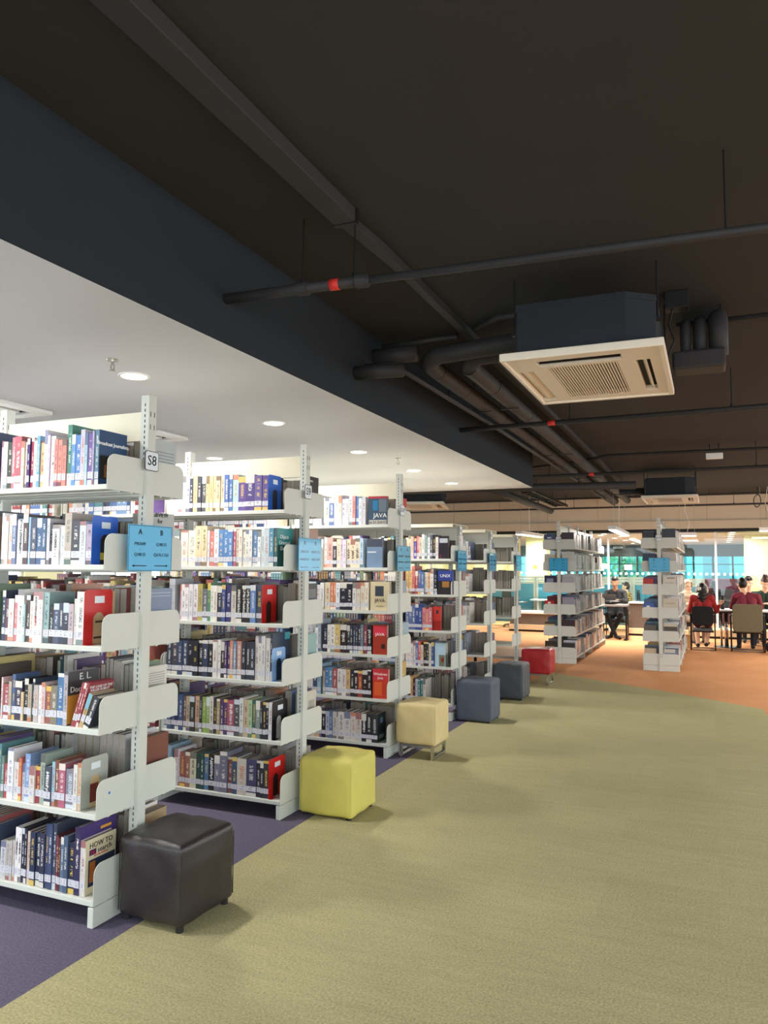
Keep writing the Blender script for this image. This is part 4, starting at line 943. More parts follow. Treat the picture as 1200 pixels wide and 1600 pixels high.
# cover-on end books of the two end-on racks
def end_on(r, s, side, w, h, hexc, label, art=()):
    X, Y = {15: (-2.273, 12.51), 14: (-.718, 12.22)}[r]
    x = X - HD + .02 if side == 0 else X + .045
    t = thing('book', label, 'book', (x, Y + .024, ZT[s - 1] + TH + .001), 0, 'books at the near end of the end-on racks')
    part('cover', MB().box(0, w, 0, .003, 0, h).box(0, w, .019, .022, 0, h), plain('cover_' + hexc, hexc, .35), t)
    part('page_block', MB().box(.003, w - .003, .003, .019, .003, h - .004), M['page'], t)
    for i, (a, b, c, g_, hx) in enumerate(art): part('cover_print', MB().box(a * w, b * w, -.0005, 0, c * h, g_ * h), plain('print_' + hx, hx, .35), t)
for a in [(15, 1, 0, .17, .22, '3a4a78', 'navy book above the near plate, left of the S15 post on its top shelf', [(.3, .7, .7, .8, 'c8d0dc')]), (15, 1, 1, .19, .25, '3a2c38', 'dark plum book at the near end of the S15 top shelf, open side'),
          (15, 2, 0, .17, .25, 'cbc6b8', 'cream book left of the S15 post behind its blue sign'), (15, 2, 1, .20, .26, 'c9c5ba', 'cream file behind the blue S15 sign, open side'),
          (15, 3, 0, .18, .25, '2c3450', 'dark blue boxed book left of the S15 post, third shelf', [(.2, .8, .5, .8, '8a90a8')]), (15, 3, 1, .19, .24, 'a8a6ae', 'pale grey file right of the S15 post, third shelf'),
          (15, 4, 0, .15, .19, 'c02824', 'red bookend-like file left of the S15 post, fourth shelf', [(.35, .65, .75, .9, 'e8e8e8')]), (15, 4, 1, .19, .25, '9a94a4', 'lilac grey file right of the S15 post, fourth shelf'),
          (15, 5, 0, .16, .20, '4a4438', 'brown book left of the S15 post, fifth shelf', [(0, 1, .55, .8, 'c8b88c')]), (15, 5, 1, .19, .24, '3c2e34', 'dark maroon book right of the S15 post, fifth shelf'),
          (15, 6, 0, .18, .24, '40382e', 'dark brown book left of the S15 post, bottom shelf', [(.15, .8, .5, .53, '9a8c74'), (.15, .8, .65, .68, '9a8c74')]), (15, 6, 1, .19, .22, '38383a', 'black book right of the S15 post, bottom shelf'),
          (14, 1, 0, .17, .23, '20222c', 'black book left of the S14 post on its top shelf'), (14, 1, 1, .19, .27, '2a2e34', 'black plastic-covered book right of the S14 card'),
          (14, 2, 0, .18, .25, '2c3450', 'navy book left of the S14 post behind its blue sign'), (14, 2, 1, .18, .27, 'b8aea4', 'grey-beige file right of the S14 post behind its blue sign'),
          (14, 3, 0, .15, .22, 'b02820', 'red file left of the S14 post, third shelf'), (14, 3, 1, .19, .26, 'd0cabd', 'cream file with a dark border right of the S14 post, third shelf', [(.3, .9, .86, .9, '2c2c2c'), (.12, .8, .6, .62, '8a8478')]),
          (14, 4, 0, .15, .20, '3a5aa4', 'blue file left of the S14 post, fourth shelf', [(.3, .6, .55, .8, 'e8e8ea')]), (14, 4, 1, .20, .27, 'c8c0ac', 'large cream box file right of the S14 post, fourth shelf', [(.15, .85, .72, .75, '8a8478')]),
          (14, 5, 0, .18, .22, '5a564c', 'glossy grey-brown book left of the S14 post, fifth shelf'), (14, 5, 1, .19, .24, '4c463a', 'dark olive book right of the S14 post, fifth shelf', [(0, 1, .85, 1, 'c8beaa')]),
          (14, 6, 0, .17, .22, 'c0ae92', 'tan book with writing left of the S14 post, bottom shelf', [(.1, .9, .45, .49, '6a5c48'), (.1, .9, .6, .64, '6a5c48')]), (14, 6, 1, .19, .22, '6a7c94', 'slate blue book right of the S14 post, bottom shelf', [(0, .8, .75, 1, 'c8c4b8')])]:
    end_on(*a)

# ------------------------------------------------------------------ cube stools along the rack ends
def soft_box(w, d, z0, z1, r=.022, n=16, puff=.018, seed=1):
    """an upholstered block: rounded edges and a slightly domed top"""
    vs, fs = [], []
    h = z1 - z0
    rnd = random.Random(seed)
    idx = {}
    def P(a, b, c):
        k = (round(a, 5), round(b, 5), round(c, 5))
        if k in idx: return idx[k]
        p = Vector((a * w / 2, b * d / 2, c * h / 2))
        q = Vector((max(-w / 2 + r, min(w / 2 - r, p.x)), max(-d / 2 + r, min(d / 2 - r, p.y)), max(-h / 2 + r, min(h / 2 - r, p.z))))
        e = p - q
        if e.length > 1e-7: p = q + e.normalized() * r
        f = (1 - a * a) * (1 - b * b)
        if c > .999: p.z += puff * f ** .6
        wob = .0022 * (math.sin(9 * a + seed) * math.sin(7 * b + 2 * seed) + math.sin(6 * c + 5 * a + seed))
        p += p.normalized() * wob
        if abs(b) > .999: p.y += math.copysign(.006 * (1 - a * a) * (1 - c * c), b)
        if abs(a) > .999: p.x += math.copysign(.006 * (1 - b * b) * (1 - c * c), a)
        vs.append((p.x, p.y, p.z + z0 + h / 2)); idx[k] = len(vs) - 1; return idx[k]
    ts = [-1 + 2 * i / n for i in range(n + 1)]
    t2 = [math.copysign(abs(t) ** .6, t) for t in ts]
    for ax in range(3):
        for sg in (-1, 1):
            for i in range(n):
                for j in range(n):
                    q = []
                    for a, b in ((i, j), (i + 1, j), (i + 1, j + 1), (i, j + 1)):
                        c = [t2[a], t2[b]]; c.insert(ax, sg); q.append(P(*c))
                    fs.append(q)
    mb = MB(); mb.add(vs, fs); return mb
def leather(name, col, rough):
    g = NG(name); c = lin(col); co = g.coord()
    n1 = g.noise(co, 5, 4, .6)
    g.set(Base_Color=g.mix(n1, tuple(v * .82 for v in c), tuple(min(1, v * 1.1) for v in c)), Roughness=rough)
    n2 = g.n.new('ShaderNodeTexVoronoi'); n2.inputs['Scale'].default_value = 260; g.l.new(co, n2.inputs['Vector'])
    g.bump(g.math('ADD', g.math('MULTIPLY', n2.outputs['Distance'], .3), g.math('MULTIPLY', n1, 1.6)), .35, .006)
    return g.m
def stool(xn, yn, w, d, h, rz, col, rough, label, legs=0, seed=1):
    """xn, yn: the floor corner nearest the aisle and the reader"""
    c, s = math.cos(rz), math.sin(rz)
    cx, cy = xn - (w / 2 * c - -d / 2 * s * -1), yn + d / 2
    t = thing('cube_stool', label, 'stool', (xn - w / 2, yn + d / 2, 0), rz, 'cube stools along the aisle')
    z0 = legs or (.022 if seed == 1 else .012)
    part('cushion', soft_box(w, d, z0, h, seed=seed), leather('stool_' + col, col, rough), t, smooth=True)
    if legs:
        for sx in (-1, 1):
            x0 = sx * (w / 2 - .035); b = .013
            mb = MB().box(x0 - b, x0 + b, -d / 2 + .012, -d / 2 + .038, 0, z0).box(x0 - b, x0 + b, d / 2 - .038, d / 2 - .012, 0, z0)
            mb.box(x0 - b, x0 + b, -d / 2 + .038, d / 2 - .038, 0, .026).box(x0 - b, x0 + b, -d / 2 + .038, d / 2 - .038, z0 - .024, z0 - .001)
            part('leg_frame', mb, M['chrome'], t, 'chrome sled leg', bevel=.002)
        for sy in (-1, 1): part('cross_bar', MB().box(-w / 2 + .05, w / 2 - .05, sy * (d / 2 - .022) - .008, sy * (d / 2 - .022) + .008, z0 - .022, z0 - .001), M['steel'], t)
    else:
        for sx in (-1, 1):
            for sy in (-1, 1):
                x, y = sx * (w / 2 - .03), sy * (d / 2 - .03)
                part('foot', MB().tube([(x, y, 0), (x, y, z0 + .004)], .016, 12), M['rubber'], t)
    r_ = .0022
    for sx in (-1, 1):
        for sy in (-1, 1):
            x, y = sx * (w / 2 - .0045), sy * (d / 2 - .0045)
            part('seam', MB().tube([(x, y, z0 + .02), (x, y, h - .035)], r_, 6), bpy.data.materials['stool_' + col], t)
stool(-2.018, 2.645, .345, .36, .352, -.035, '2e2828', .30, 'dark brown leather cube stool at the end of the S8 rack', seed=1)
stool(-1.998, 4.19, .355, .36, .345, .0, 'd6ca64', .55, 'yellow-green cube stool at the end of the S9 rack', seed=2)
stool(-2.012, 5.74, .335, .33, .432, 0, 'dcc68e', .5, 'cream cube stool on chrome legs at the end of the S10 rack', .115, 3)
stool(-2.008, 7.345, .352, .37, .40, 0, '515868', .62, 'slate blue cube stool between the cream and charcoal stools', seed=4)
stool(-2.02, 8.77, .345, .40, .40, 0, '4b4f55', .5, 'charcoal cube stool next to the red one', seed=5)
stool(-1.955, 10.075, .38, .36, .452, 0, 'b41f26', .35, 'red cube stool on metal legs, last of the row of stools', .14, 6)
# ------------------------------------------------------------------ the reading area behind the racks
# low counter, bench and plinth in front of the glass
t = thing('bench', 'long low bench with a white top and brown front behind the S15 rack', 'bench', (-3.4, 18.9, 0))
part('top', MB().box(-1.2, 1.0, -.30, .24, .43, .49), M['white_trim'], t, bevel=.01)
part('body', MB().box(-1.2, 1.0, -.24, .22, .17, .429), M['dark_wood'], t)
part('plinth', MB().box(-1.2, 1.0, -.36, .22, .05, .169), M['light_wood'], t)
part('kick_board', MB().box(-1.2, 1.0, -.33, .22, 0, .049), M['black_metal'], t)
t = thing('counter', 'brown front counter with a white top behind the man in black', 'counter', (-1.25, 18.9, 0))
part('top', MB().box(-.55, .75, -.30, .24, .735, .765), M['white_trim'], t, bevel=.006)
g = NG('brown_marble'); cc = g.coord(); n = g.noise(cc, 3.2, 6, .65); v = g.n.new('ShaderNodeTexNoise'); v.inputs['Scale'].default_value = 2.2; v.inputs['Distortion'].default_value = 2.5; g.l.new(cc, v.inputs['Vector'])
g.set(Base_Color=g.mix(g.math('GREATER_THAN', g.math('MULTIPLY', n, v.outputs['Fac']), .33), lin('57483d'), lin('83735f')), Roughness=.5)
part('front_panel', MB().box(-.55, .75, -.25, .22, .17, .734), g.m, t)
part('plinth', MB().box(-.55, .75, -.36, .22, .05, .169), M['light_wood'], t)
part('kick_board', MB().box(-.55, .75, -.33, .22, 0, .049), M['black_metal'], t)
t = thing('bench', 'light wood step running behind the study table', 'bench', (.9, 18.9, 0))
part('top', MB().box(-1.35, 3.0, -.36, .22, .05, .2), M['light_wood'], t, bevel=.005)
part('kick_board', MB().box(-1.35, 3.0, -.33, .22, 0, .049), M['black_metal'], t)
# room behind the glass
struct('ceiling.002', MB().box(-9, 9, 19.5, 30.1, 2.45, 2.6), M['soffit'])
mb = MB().box(-9, 9, 30, 30.2, 0, .75).box(-9, 9, 30, 30.2, 2.02, 2.45, 1)
struct('wall_far', mb, [M['white_wall'], plain('blue_grey_spandrel', '4a6472', .5)])
w = MB()
for i in range(14): w.box(-9 + i * 1.3, -9 + (i + 1) * 1.3 - .06, 30.05, 30.06, .75, 2.02)
g3 = struct('window_3', w, glass('tinted_glass', 'a4eaec', .06))
w = MB()
for i in range(28): w.box(-9 + (i + 1) * .65 - .06, -9 + (i + 1) * .65, 29.98, 30.12, .75, 2.02)
w.box(-9, 9, 29.99, 30.11, 1.72, 1.75)
part('mullion', w, plain('blue_grey_frame', '3c5462', .4), g3)
struct('wall_right', MB().box(.82, 1.0, 22, 22.6, 0, 2.45).box(1.0, 6, 22.0, 22.3, 0, 2.45), M['yellow_wall'])
struct('wall_left.001', MB().box(-4.78, -4.22, 21.3, 21.9, 0, 2.45).box(-9, -5.4, 23.0, 23.3, 0, 2.45), M['yellow_wall'])
for i, (x, y) in enumerate([(.50, 20.6), (.51, 21.7), (.52, 22.9), (.53, 24.2), (.54, 25.7), (.55, 27.4), (-2.55, 20.5), (-2.75, 21.4), (-2.3, 22.2), (-2.6, 23.4), (-2.45, 25), (-1.9, 26.5), (-2.5, 28), (-4.3, 20.4), (-3.9, 24), (-1.5, 23.5), (-1.2, 28.4)]):
    downlight(x, y, 2.45, 'round glowing downlight in the ceiling behind the glass, over the office' , 0, 'downlights behind the glass wall')
for x, y in ((.5, 21.5), (.5, 25), (-2.5, 21.5), (-2.5, 26), (-4.3, 20.6), (-1, 24), (-6, 21)):
    light('office_lamp', 'AREA', (x, y, 2.42), 40, .4, spread=math.radians(165))
t = thing('exit_sign', 'small illuminated exit sign hanging behind the glass wall', 'exit sign', (-2.25, 21, 2.10))
part('panel', MB().box(-.17, .17, -.015, .015, -.07, .07), M['black_metal'], t)
lettering('KELUAR', .07, M['white_ink'], t, (0, -.017, 0), FACE_F)
part('hanger_rod', MB().tube([(-.12, 0, .07), (-.12, 0, .35)], .005, 6).tube([(.12, 0, .07), (.12, 0, .35)], .005, 6), M['steel'], t)
# cubicle screens
def screen(x0, x1, y, label, z1=1.33):
    t = thing('office_partition', label, 'partition', ((x0 + x1) / 2, y, 0), 0, 'teal office partitions'); h = (x1 - x0) / 2
    part('fabric', MB().box(-h + .03, h - .03, -.02, .02, .1, z1 - .2), M['teal_fabric'], t)
    part('rail', MB().box(-h + .03, h - .03, -.025, .025, z1 - .2, z1 - .14).box(-h + .03, h - .03, -.025, .025, z1 - .13, z1 - .07).box(-h + .03, h - .03, -.025, .025, z1 - .06, z1), M['beige_panel'], t)
    for sx in (-1, 1): part('post', MB().box(sx * h - .03, sx * h + .03, -.03, .03, 0, z1), M['beige_panel'], t)
screen(-5.6, -4.37, 20.5, 'teal fabric office partition by the dark mesh chair')
screen(-4.30, -3.1, 20.5, 'teal fabric office partition behind the yellow column')
screen(-3.03, -1.9, 20.5, 'teal fabric office partition behind the man in black')
screen(-1.83, -.95, 20.5, 'teal fabric office partition hidden mostly by the S14 rack')
screen(-.88, -.18, 20.8, 'short teal partition beyond the person in the cream headscarf', 1.30)
t = thing('desk', 'white curved desk end beside the dark mesh chair behind the glass', 'desk', (-3.6, 20.15, 0))
part('top', MB().prism([(-.7, -.3), (.9, -.3), (.9, .25), (-.7, .25), (-.8, .1), (-.8, -.15)], 2, .70, .73), M['white_trim'], t)
part('leg', MB().box(-.6, -.56, -.2, .2, 0, .70), M['white_trim'], t); part('leg', MB().box(.8, .84, -.2, .2, 0, .70), M['white_trim'], t)
def monitor(x, y, z, label):
    t = thing('monitor', label, 'monitor', (x, y, z), 0)
    part('screen', MB().box(-.22, .22, -.02, .02, .1, .38), M['black_metal'], t, bevel=.004)
    part('display', MB().box(-.2, .2, -.022, -.0205, .12, .36), plain('display_glass', '3a4a5c', .15), t)
    part('stand', MB().box(-.1, .1, -.08, .08, 0, .012).box(-.02, .02, -.01, .02, .01, .11), M['black_metal'], t)
t2 = thing('desk', 'white desk under the monitor by the yellow column', 'desk', (-4.5, 22.6, 0))
part('top', MB().box(-.7, .7, -.3, .3, .97, 1.0), M['white_trim'], t2); part('leg', MB().box(-.68, -.62, -.28, .28, 0, .97), M['white_trim'], t2); part('leg', MB().box(.62, .68, -.28, .28, 0, .97), M['white_trim'], t2)
monitor(-4.72, 22.55, 1.0, 'dark monitor on a white desk in front of the yellow column')
part('notice', MB().box(-.06, .06, -.004, 0, -.05, .05), plain('yellow_paper', 'e0c040', .6), tag(bpy.data.objects.new('wall_notice', None), 'small yellow notice stuck on the yellow column', 'notice'))
nb = bpy.data.objects['wall_notice']; COL.objects.link(nb); nb.location = (-4.52, 21.297, 1.58)
def office_chair(x, y, rz, label):
    t = thing('office_chair', label, 'chair', (x, y, 0), rz, 'office chairs')
    part('seat', MB().ell((0, 0, .45), (.25, .24, .05), seg=20), M['black_metal'], t, smooth=True)
    part('backrest', MB().prism([(-.2, .52), (.2, .52), (.23, .7), (.2, .98), (.1, 1.02), (-.1, 1.02), (-.2, .98), (-.23, .7)], 1, .22, .26), plain('dark_mesh', '2a2e32', .8), t, bevel=.01)
    for sx in (-1, 1): part('armrest', MB().tube([(sx * .26, .1, .45), (sx * .28, .05, .66), (sx * .28, -.2, .66)], .02, 8), M['steel'], t, smooth=True)
    part('column', MB().tube([(0, 0, .08), (0, 0, .42)], .025, 10), M['chrome'], t)
    for k in range(5):
        a = k * 2 * PI / 5
        l = part('leg', MB().tube([(0, 0, .09), (.28 * math.cos(a), .28 * math.sin(a), .065)], .018, 8), M['black_metal'], t)
        part('caster', MB().ell((.28 * math.cos(a), .28 * math.sin(a), .03), .03, seg=10, rings=6), M['rubber'], l)
office_chair(-4.78, 19.9, PI * .75, 'dark mesh office chair behind the glass beside the S13 rack')
office_chair(-1.44, 20.0, PI / 2, 'dark office chair behind the person in the yellow checked shirt')
office_chair(.5, 22.8, 2.6, 'dark office chair far behind the glass near the yellow wall')
t = thing('sofa', 'dark maroon sofa back far behind the glass', 'sofa', (.45, 24.2, 0))
part('seat', MB().box(-.7, .7, -.1, .4, 0, .45), plain('maroon_fabric', '5a2c44', .8), t, bevel=.03)
part('backrest', MB().box(-.7, .7, -.2, -.1, 0, 1.28), bpy.data.materials['maroon_fabric'], t, bevel=.03)
# a low table on the orange carpet behind S13
t = thing('low_table', 'low orange-topped table seen through the bottom of the S13 rack', 'table', (-2.95, 11.15, 0))
part('top', MB().box(-.55, .62, -.65, .65, .27, .30), M['orange_wood'], t, bevel=.004)
part('edge_band', MB().box(-.552, .622, -.652, -.6505, .268, .302), M['white_trim'], t)
for sx in (-.5, .57):
    for sy in (-.58, .58): part('leg', MB().box(sx - .02, sx + .02, sy - .02, sy + .02, 0, .27), M['black_metal'], t)
# tree, neighbouring building and ground outside
t = thing('building', 'pale glazed building standing outside the far windows', 'building', (1.5, 44, -.02))
part('facade', MB().box(-9, 9, 0, 6, 0, 9), plain('facade_paint', 'e2ecec', .8), t)
for i in range(8):
    for k in range(2): part('window', MB().box(-8.2 + i * 2.1, -6.9 + i * 2.1, -.05, .01, .6 + k * 2.6, 2.4 + k * 2.6), plain('window_dark', '6c98a2', .3) if (i, k) == (0, 0) else bpy.data.materials['window_dark'], t)
struct('ground', MB().box(-30, 30, 30.3, 60, -.2, -.02), plain('paving', '9aa39c', .9))
t = thing('tree', 'green leafy tree outside the far windows', 'tree', (-3.3, 33, -.02))
part('trunk', MB().tube([(0, 0, 0), (.05, 0, 1.0), (-.05, .05, 2.0), (.1, 0, 3)], [.12, .1, .08, .05], 10), plain('bark', '5a4a3a', .9), t, smooth=True)
lv, lf = [], []; rl = random.Random(3)
for i in range(1000):
    p = Vector((rl.gauss(0, .75), rl.gauss(0, .6), 1.9 + rl.gauss(0, .55)))
    e = Euler((rl.uniform(0, 6), rl.uniform(0, 6), rl.uniform(0, 6))).to_matrix(); s_ = rl.uniform(.05, .10)
    b = len(lv); lv += [tuple(p + e @ Vector(q) * s_) for q in ((-1, 0, 0), (0, -.5, .1), (1, 0, 0), (0, .5, .1))]; lf.append((b, b + 1, b + 2, b + 3))
mb = MB(); mb.add(lv, lf); part('foliage', mb, plain('leaf_green', 'cfe0a0', .6, 0, .3, 2), t)

# ------------------------------------------------------------------ furniture at the study tables
def sled_chair(x, y, rz, label, w, z0, z1, fabric, seatc):
    t = thing('visitor_chair', label, 'chair', (x, y, 0), rz, 'visitor chairs at the study table')
    f = plain('fabric_' + fabric, fabric, .85, 0, .12, 60)
    rr = .07; pts = []
    for cx, cz, a0 in ((w - rr, z1 - rr, 0), (-w + rr, z1 - rr, 1), (-w + rr, z0 + rr, 2), (w - rr, z0 + rr, 3)):
        pts += [(cx + rr * math.cos((a0 + k / 4) * PI / 2), cz + rr * math.sin((a0 + k / 4) * PI / 2)) for k in range(5)]
    part('backrest', MB().prism(pts, 1, .20, .245), f, t, bevel=.014, seg=3)
    part('seat', MB().box(-w + .02, w - .02, -.25, .2, .355, .408), plain('seat_' + seatc, seatc, .85), t, bevel=.02, seg=3)
    for sx in (-1, 1):
        x_ = sx * (w + .022)
        part('side_frame', MB().tube([(x_, -.22, .012), (x_, .24, .012)], .011, 8).tube([(x_, -.22, .012), (x_, -.23, .62), (x_, -.18, .64), (x_, .16, .64), (x_, .20, .62)], .011, 8).tube([(x_, .24, .012), (x_, .21, .44), (x_, .215, .7)], .011, 8), M['black_metal'], t, smooth=True)
        part('armrest', MB().box(x_ - .022, x_ + .022, -.18, .14, .645, .67), M['black_metal'], t, bevel=.008)
    part('floor_bar', MB().tube([(-w, .24, .012), (w, .24, .012)], .011, 8).tube([(-w, -.22, .012), (w, -.22, .012)], .011, 8), M['steel'], t)
    part('seat_bar', MB().tube([(-w, -.1, .343), (w, -.1, .343)], .011, 8).tube([(-w, .1, .343), (w, .1, .343)], .011, 8), M['black_metal'], t)
    return t
# rz = PI turns a chair so that its back (+Y) faces the reader
sled_chair(-.17, 15.95, PI, 'black backed visitor chair holding the person in red with headphones', .19, .47, .83, '17171a', '55565a')
sled_chair(.60, 15.98, PI, 'wide olive-brown visitor chair holding the person in maroon', .255, .37, .885, '6f6650', '5a5448')
sled_chair(.98, 17.38, .15, 'visitor chair across the table under the person with tied-up hair', .2, .47, .8, '1d1d20', '3a3a3e')
sled_chair(-.48, 17.42, .55, 'visitor chair under the person in the cream headscarf', .2, .47, .8, '1d1d22', '3a3a3c')
sled_chair(-2.0, 17.98, 0, 'black visitor chair under the man with the laptop', .22, .47, .8, '18181b', '2a2a2c')
sled_chair(.73, 18.25, 0, 'visitor chair hidden behind the person with tied-up hair', .2, .47, .8, '1c1c20', '3a3a3d')
t = thing('study_table', 'long white study table on chrome columns with dark round bases', 'table', (.75, 16.65, 0))
part('tabletop', MB().box(-1.1, 1.6, -.36, .36, .715, .745), M['white_trim'], t, bevel=.006)
part('underframe', MB().box(-1.0, 1.5, -.28, .28, .68, .714), M['black_metal'], t)
for x in (-.5, 1.0):
    part('column', MB().tube([(x, -.04, .02), (x, -.04, .68)], .035, 16).tube([(x - .09, .05, .02), (x - .09, .05, .68)], .02, 12), M['chrome'], t, smooth=True)
    part('base', MB().tube([(x, 0, 0), (x, 0, .012), (x, 0, .022)], [.24, .23, .16], 32), M['black_metal'], t)
t = thing('side_table', 'small grey-topped table holding the laptop and black bag', 'table', (-2.0, 17.35, 0))
part('tabletop', MB().box(-.30, .33, -.2, .24, .72, .765), plain('grey_laminate', '8f8a86', .4), t, bevel=.008)
for x in (-.27, .285):
    part('leg', MB().tube([(x, .02, .02), (x, .02, .72)], .022, 10), M['black_metal'], t)
part('base', MB().tube([(-.33, .02, 0), (-.33, .02, .02)], [.12, .11], 24), M['black_metal'], t)
part('foot_bar', MB().box(.24, .32, -.2, .2, 0, .02), M['black_metal'], t)
t = thing('laptop', 'open dark grey laptop on the small grey table', 'laptop', (-2.08, 17.38, .766))
part('base', MB().box(-.16, .16, -.02, .20, 0, .016), M['unit_black'], t, bevel=.003)
part('lid', MB().prism([(-.03, .014), (-.022, .014), (-.092, .215), (-.10, .215)], 0, -.16, .16), plain('laptop_grey', '5c5a5a', .35, .3), t)
t = thing('laptop_bag', 'black bag lying in front of the laptop on the small grey table', 'bag', (-2.03, 17.22, .766))
part('body', MB().ell((0, 0, .045), (.24, .055, .045), seg=20), M['black_metal'], t, smooth=True)
part('strap', MB().tube([(.2, 0, .05), (.27, 0, .12), (.31, .0, .08), (.29, 0, .02), (.22, .0, .03)], .012, 8), M['rubber'], t, smooth=True)
part('buckle', MB().box(.0, .03, -.06, -.05, .04, .06), M['chrome'], t)
t = thing('backpack', 'cream and white backpack standing on the end of the study table', 'bag', (-.25, 16.72, .746))
part('body', MB().ell((0, 0, .14), (.10, .08, .14), seg=20), plain('cream_canvas', 'd8d2b4', .8), t, smooth=True)
part('flap', MB().ell((0, -.01, .19), (.103, .083, .095), seg=20, keep=lambda p: p.z > -.1), plain('white_canvas', 'ecebe2', .8), t, smooth=True)
part('strap', MB().tube([(-.03, 0, .28), (0, 0, .31), (.03, 0, .28)], .008, 8), M['white_ink'], t)
t = thing('thermos', 'tall black thermos bottle standing on the study table', 'bottle', (.19, 16.55, .746))
part('body', MB().tube([(0, 0, 0), (0, 0, .20), (0, 0, .22), (0, 0, .235)], [.038, .038, .03, .028], 18), M['black_metal'], t, smooth=True)
part('cap', MB().tube([(0, 0, .236), (0, 0, .275)], .03, 18), M['rubber'], t)
t = thing('pouch', 'small purple pouch lying on the study table', 'pouch', (.02, 16.75, .746))
part('body', MB().ell((0, 0, .04), (.11, .06, .04), seg=18), plain('purple_cloth', '5a3c8c', .7), t, smooth=True)
part('zip', MB().tube([(-.1, -.01, .055), (0, -.01, .082), (.1, -.01, .055)], .004, 6), M['steel'], t)
t = thing('paper_sheet', 'white papers spread on the study table', 'paper', (.42, 16.78, .7465))
part('sheet', MB().box(-.13, .09, -.1, .14, 0, .003), M['white_ink'], t)
t = thing('laptop', 'silver laptop open in front of the person with tied-up hair', 'laptop', (.72, 16.8, .7465))
part('base', MB().box(-.15, .15, -.06, .14, 0, .014), M['steel'], t); part('lid', MB().prism([(-.07, .012), (-.062, .012), (-.115, .16), (-.123, .16)], 0, -.15, .15), plain('laptop_silver', 'a8a09a', .35, .4), t)
t = thing('paper_bag', 'brown paper bag standing on the floor beside the black chair', 'bag', (-.48, 16.12, 0))
part('body', MB().prism([(-.07, 0), (.07, 0), (.08, .26), (-.08, .26)], 1, -.05, .05), plain('kraft_paper', 'b98a58', .8), t)
part('handle', MB().tube([(-.03, -.05, .26), (-.02, -.05, .31), (.02, -.05, .31), (.03, -.05, .26)], .004, 6), bpy.data.materials['kraft_paper'], t)
t = thing('shoulder_bag', 'black bag on the orange carpet beside the olive-brown chair', 'bag', (1.06, 15.55, 0))
part('body', MB().ell((0, 0, .13), (.2, .11, .13), seg=20), M['black_metal'], t, smooth=True)
part('strap', MB().tube([(-.15, 0, .2), (-.08, 0, .33), (.08, 0, .33), (.15, 0, .2)], .012, 8), M['rubber'], t, smooth=True)

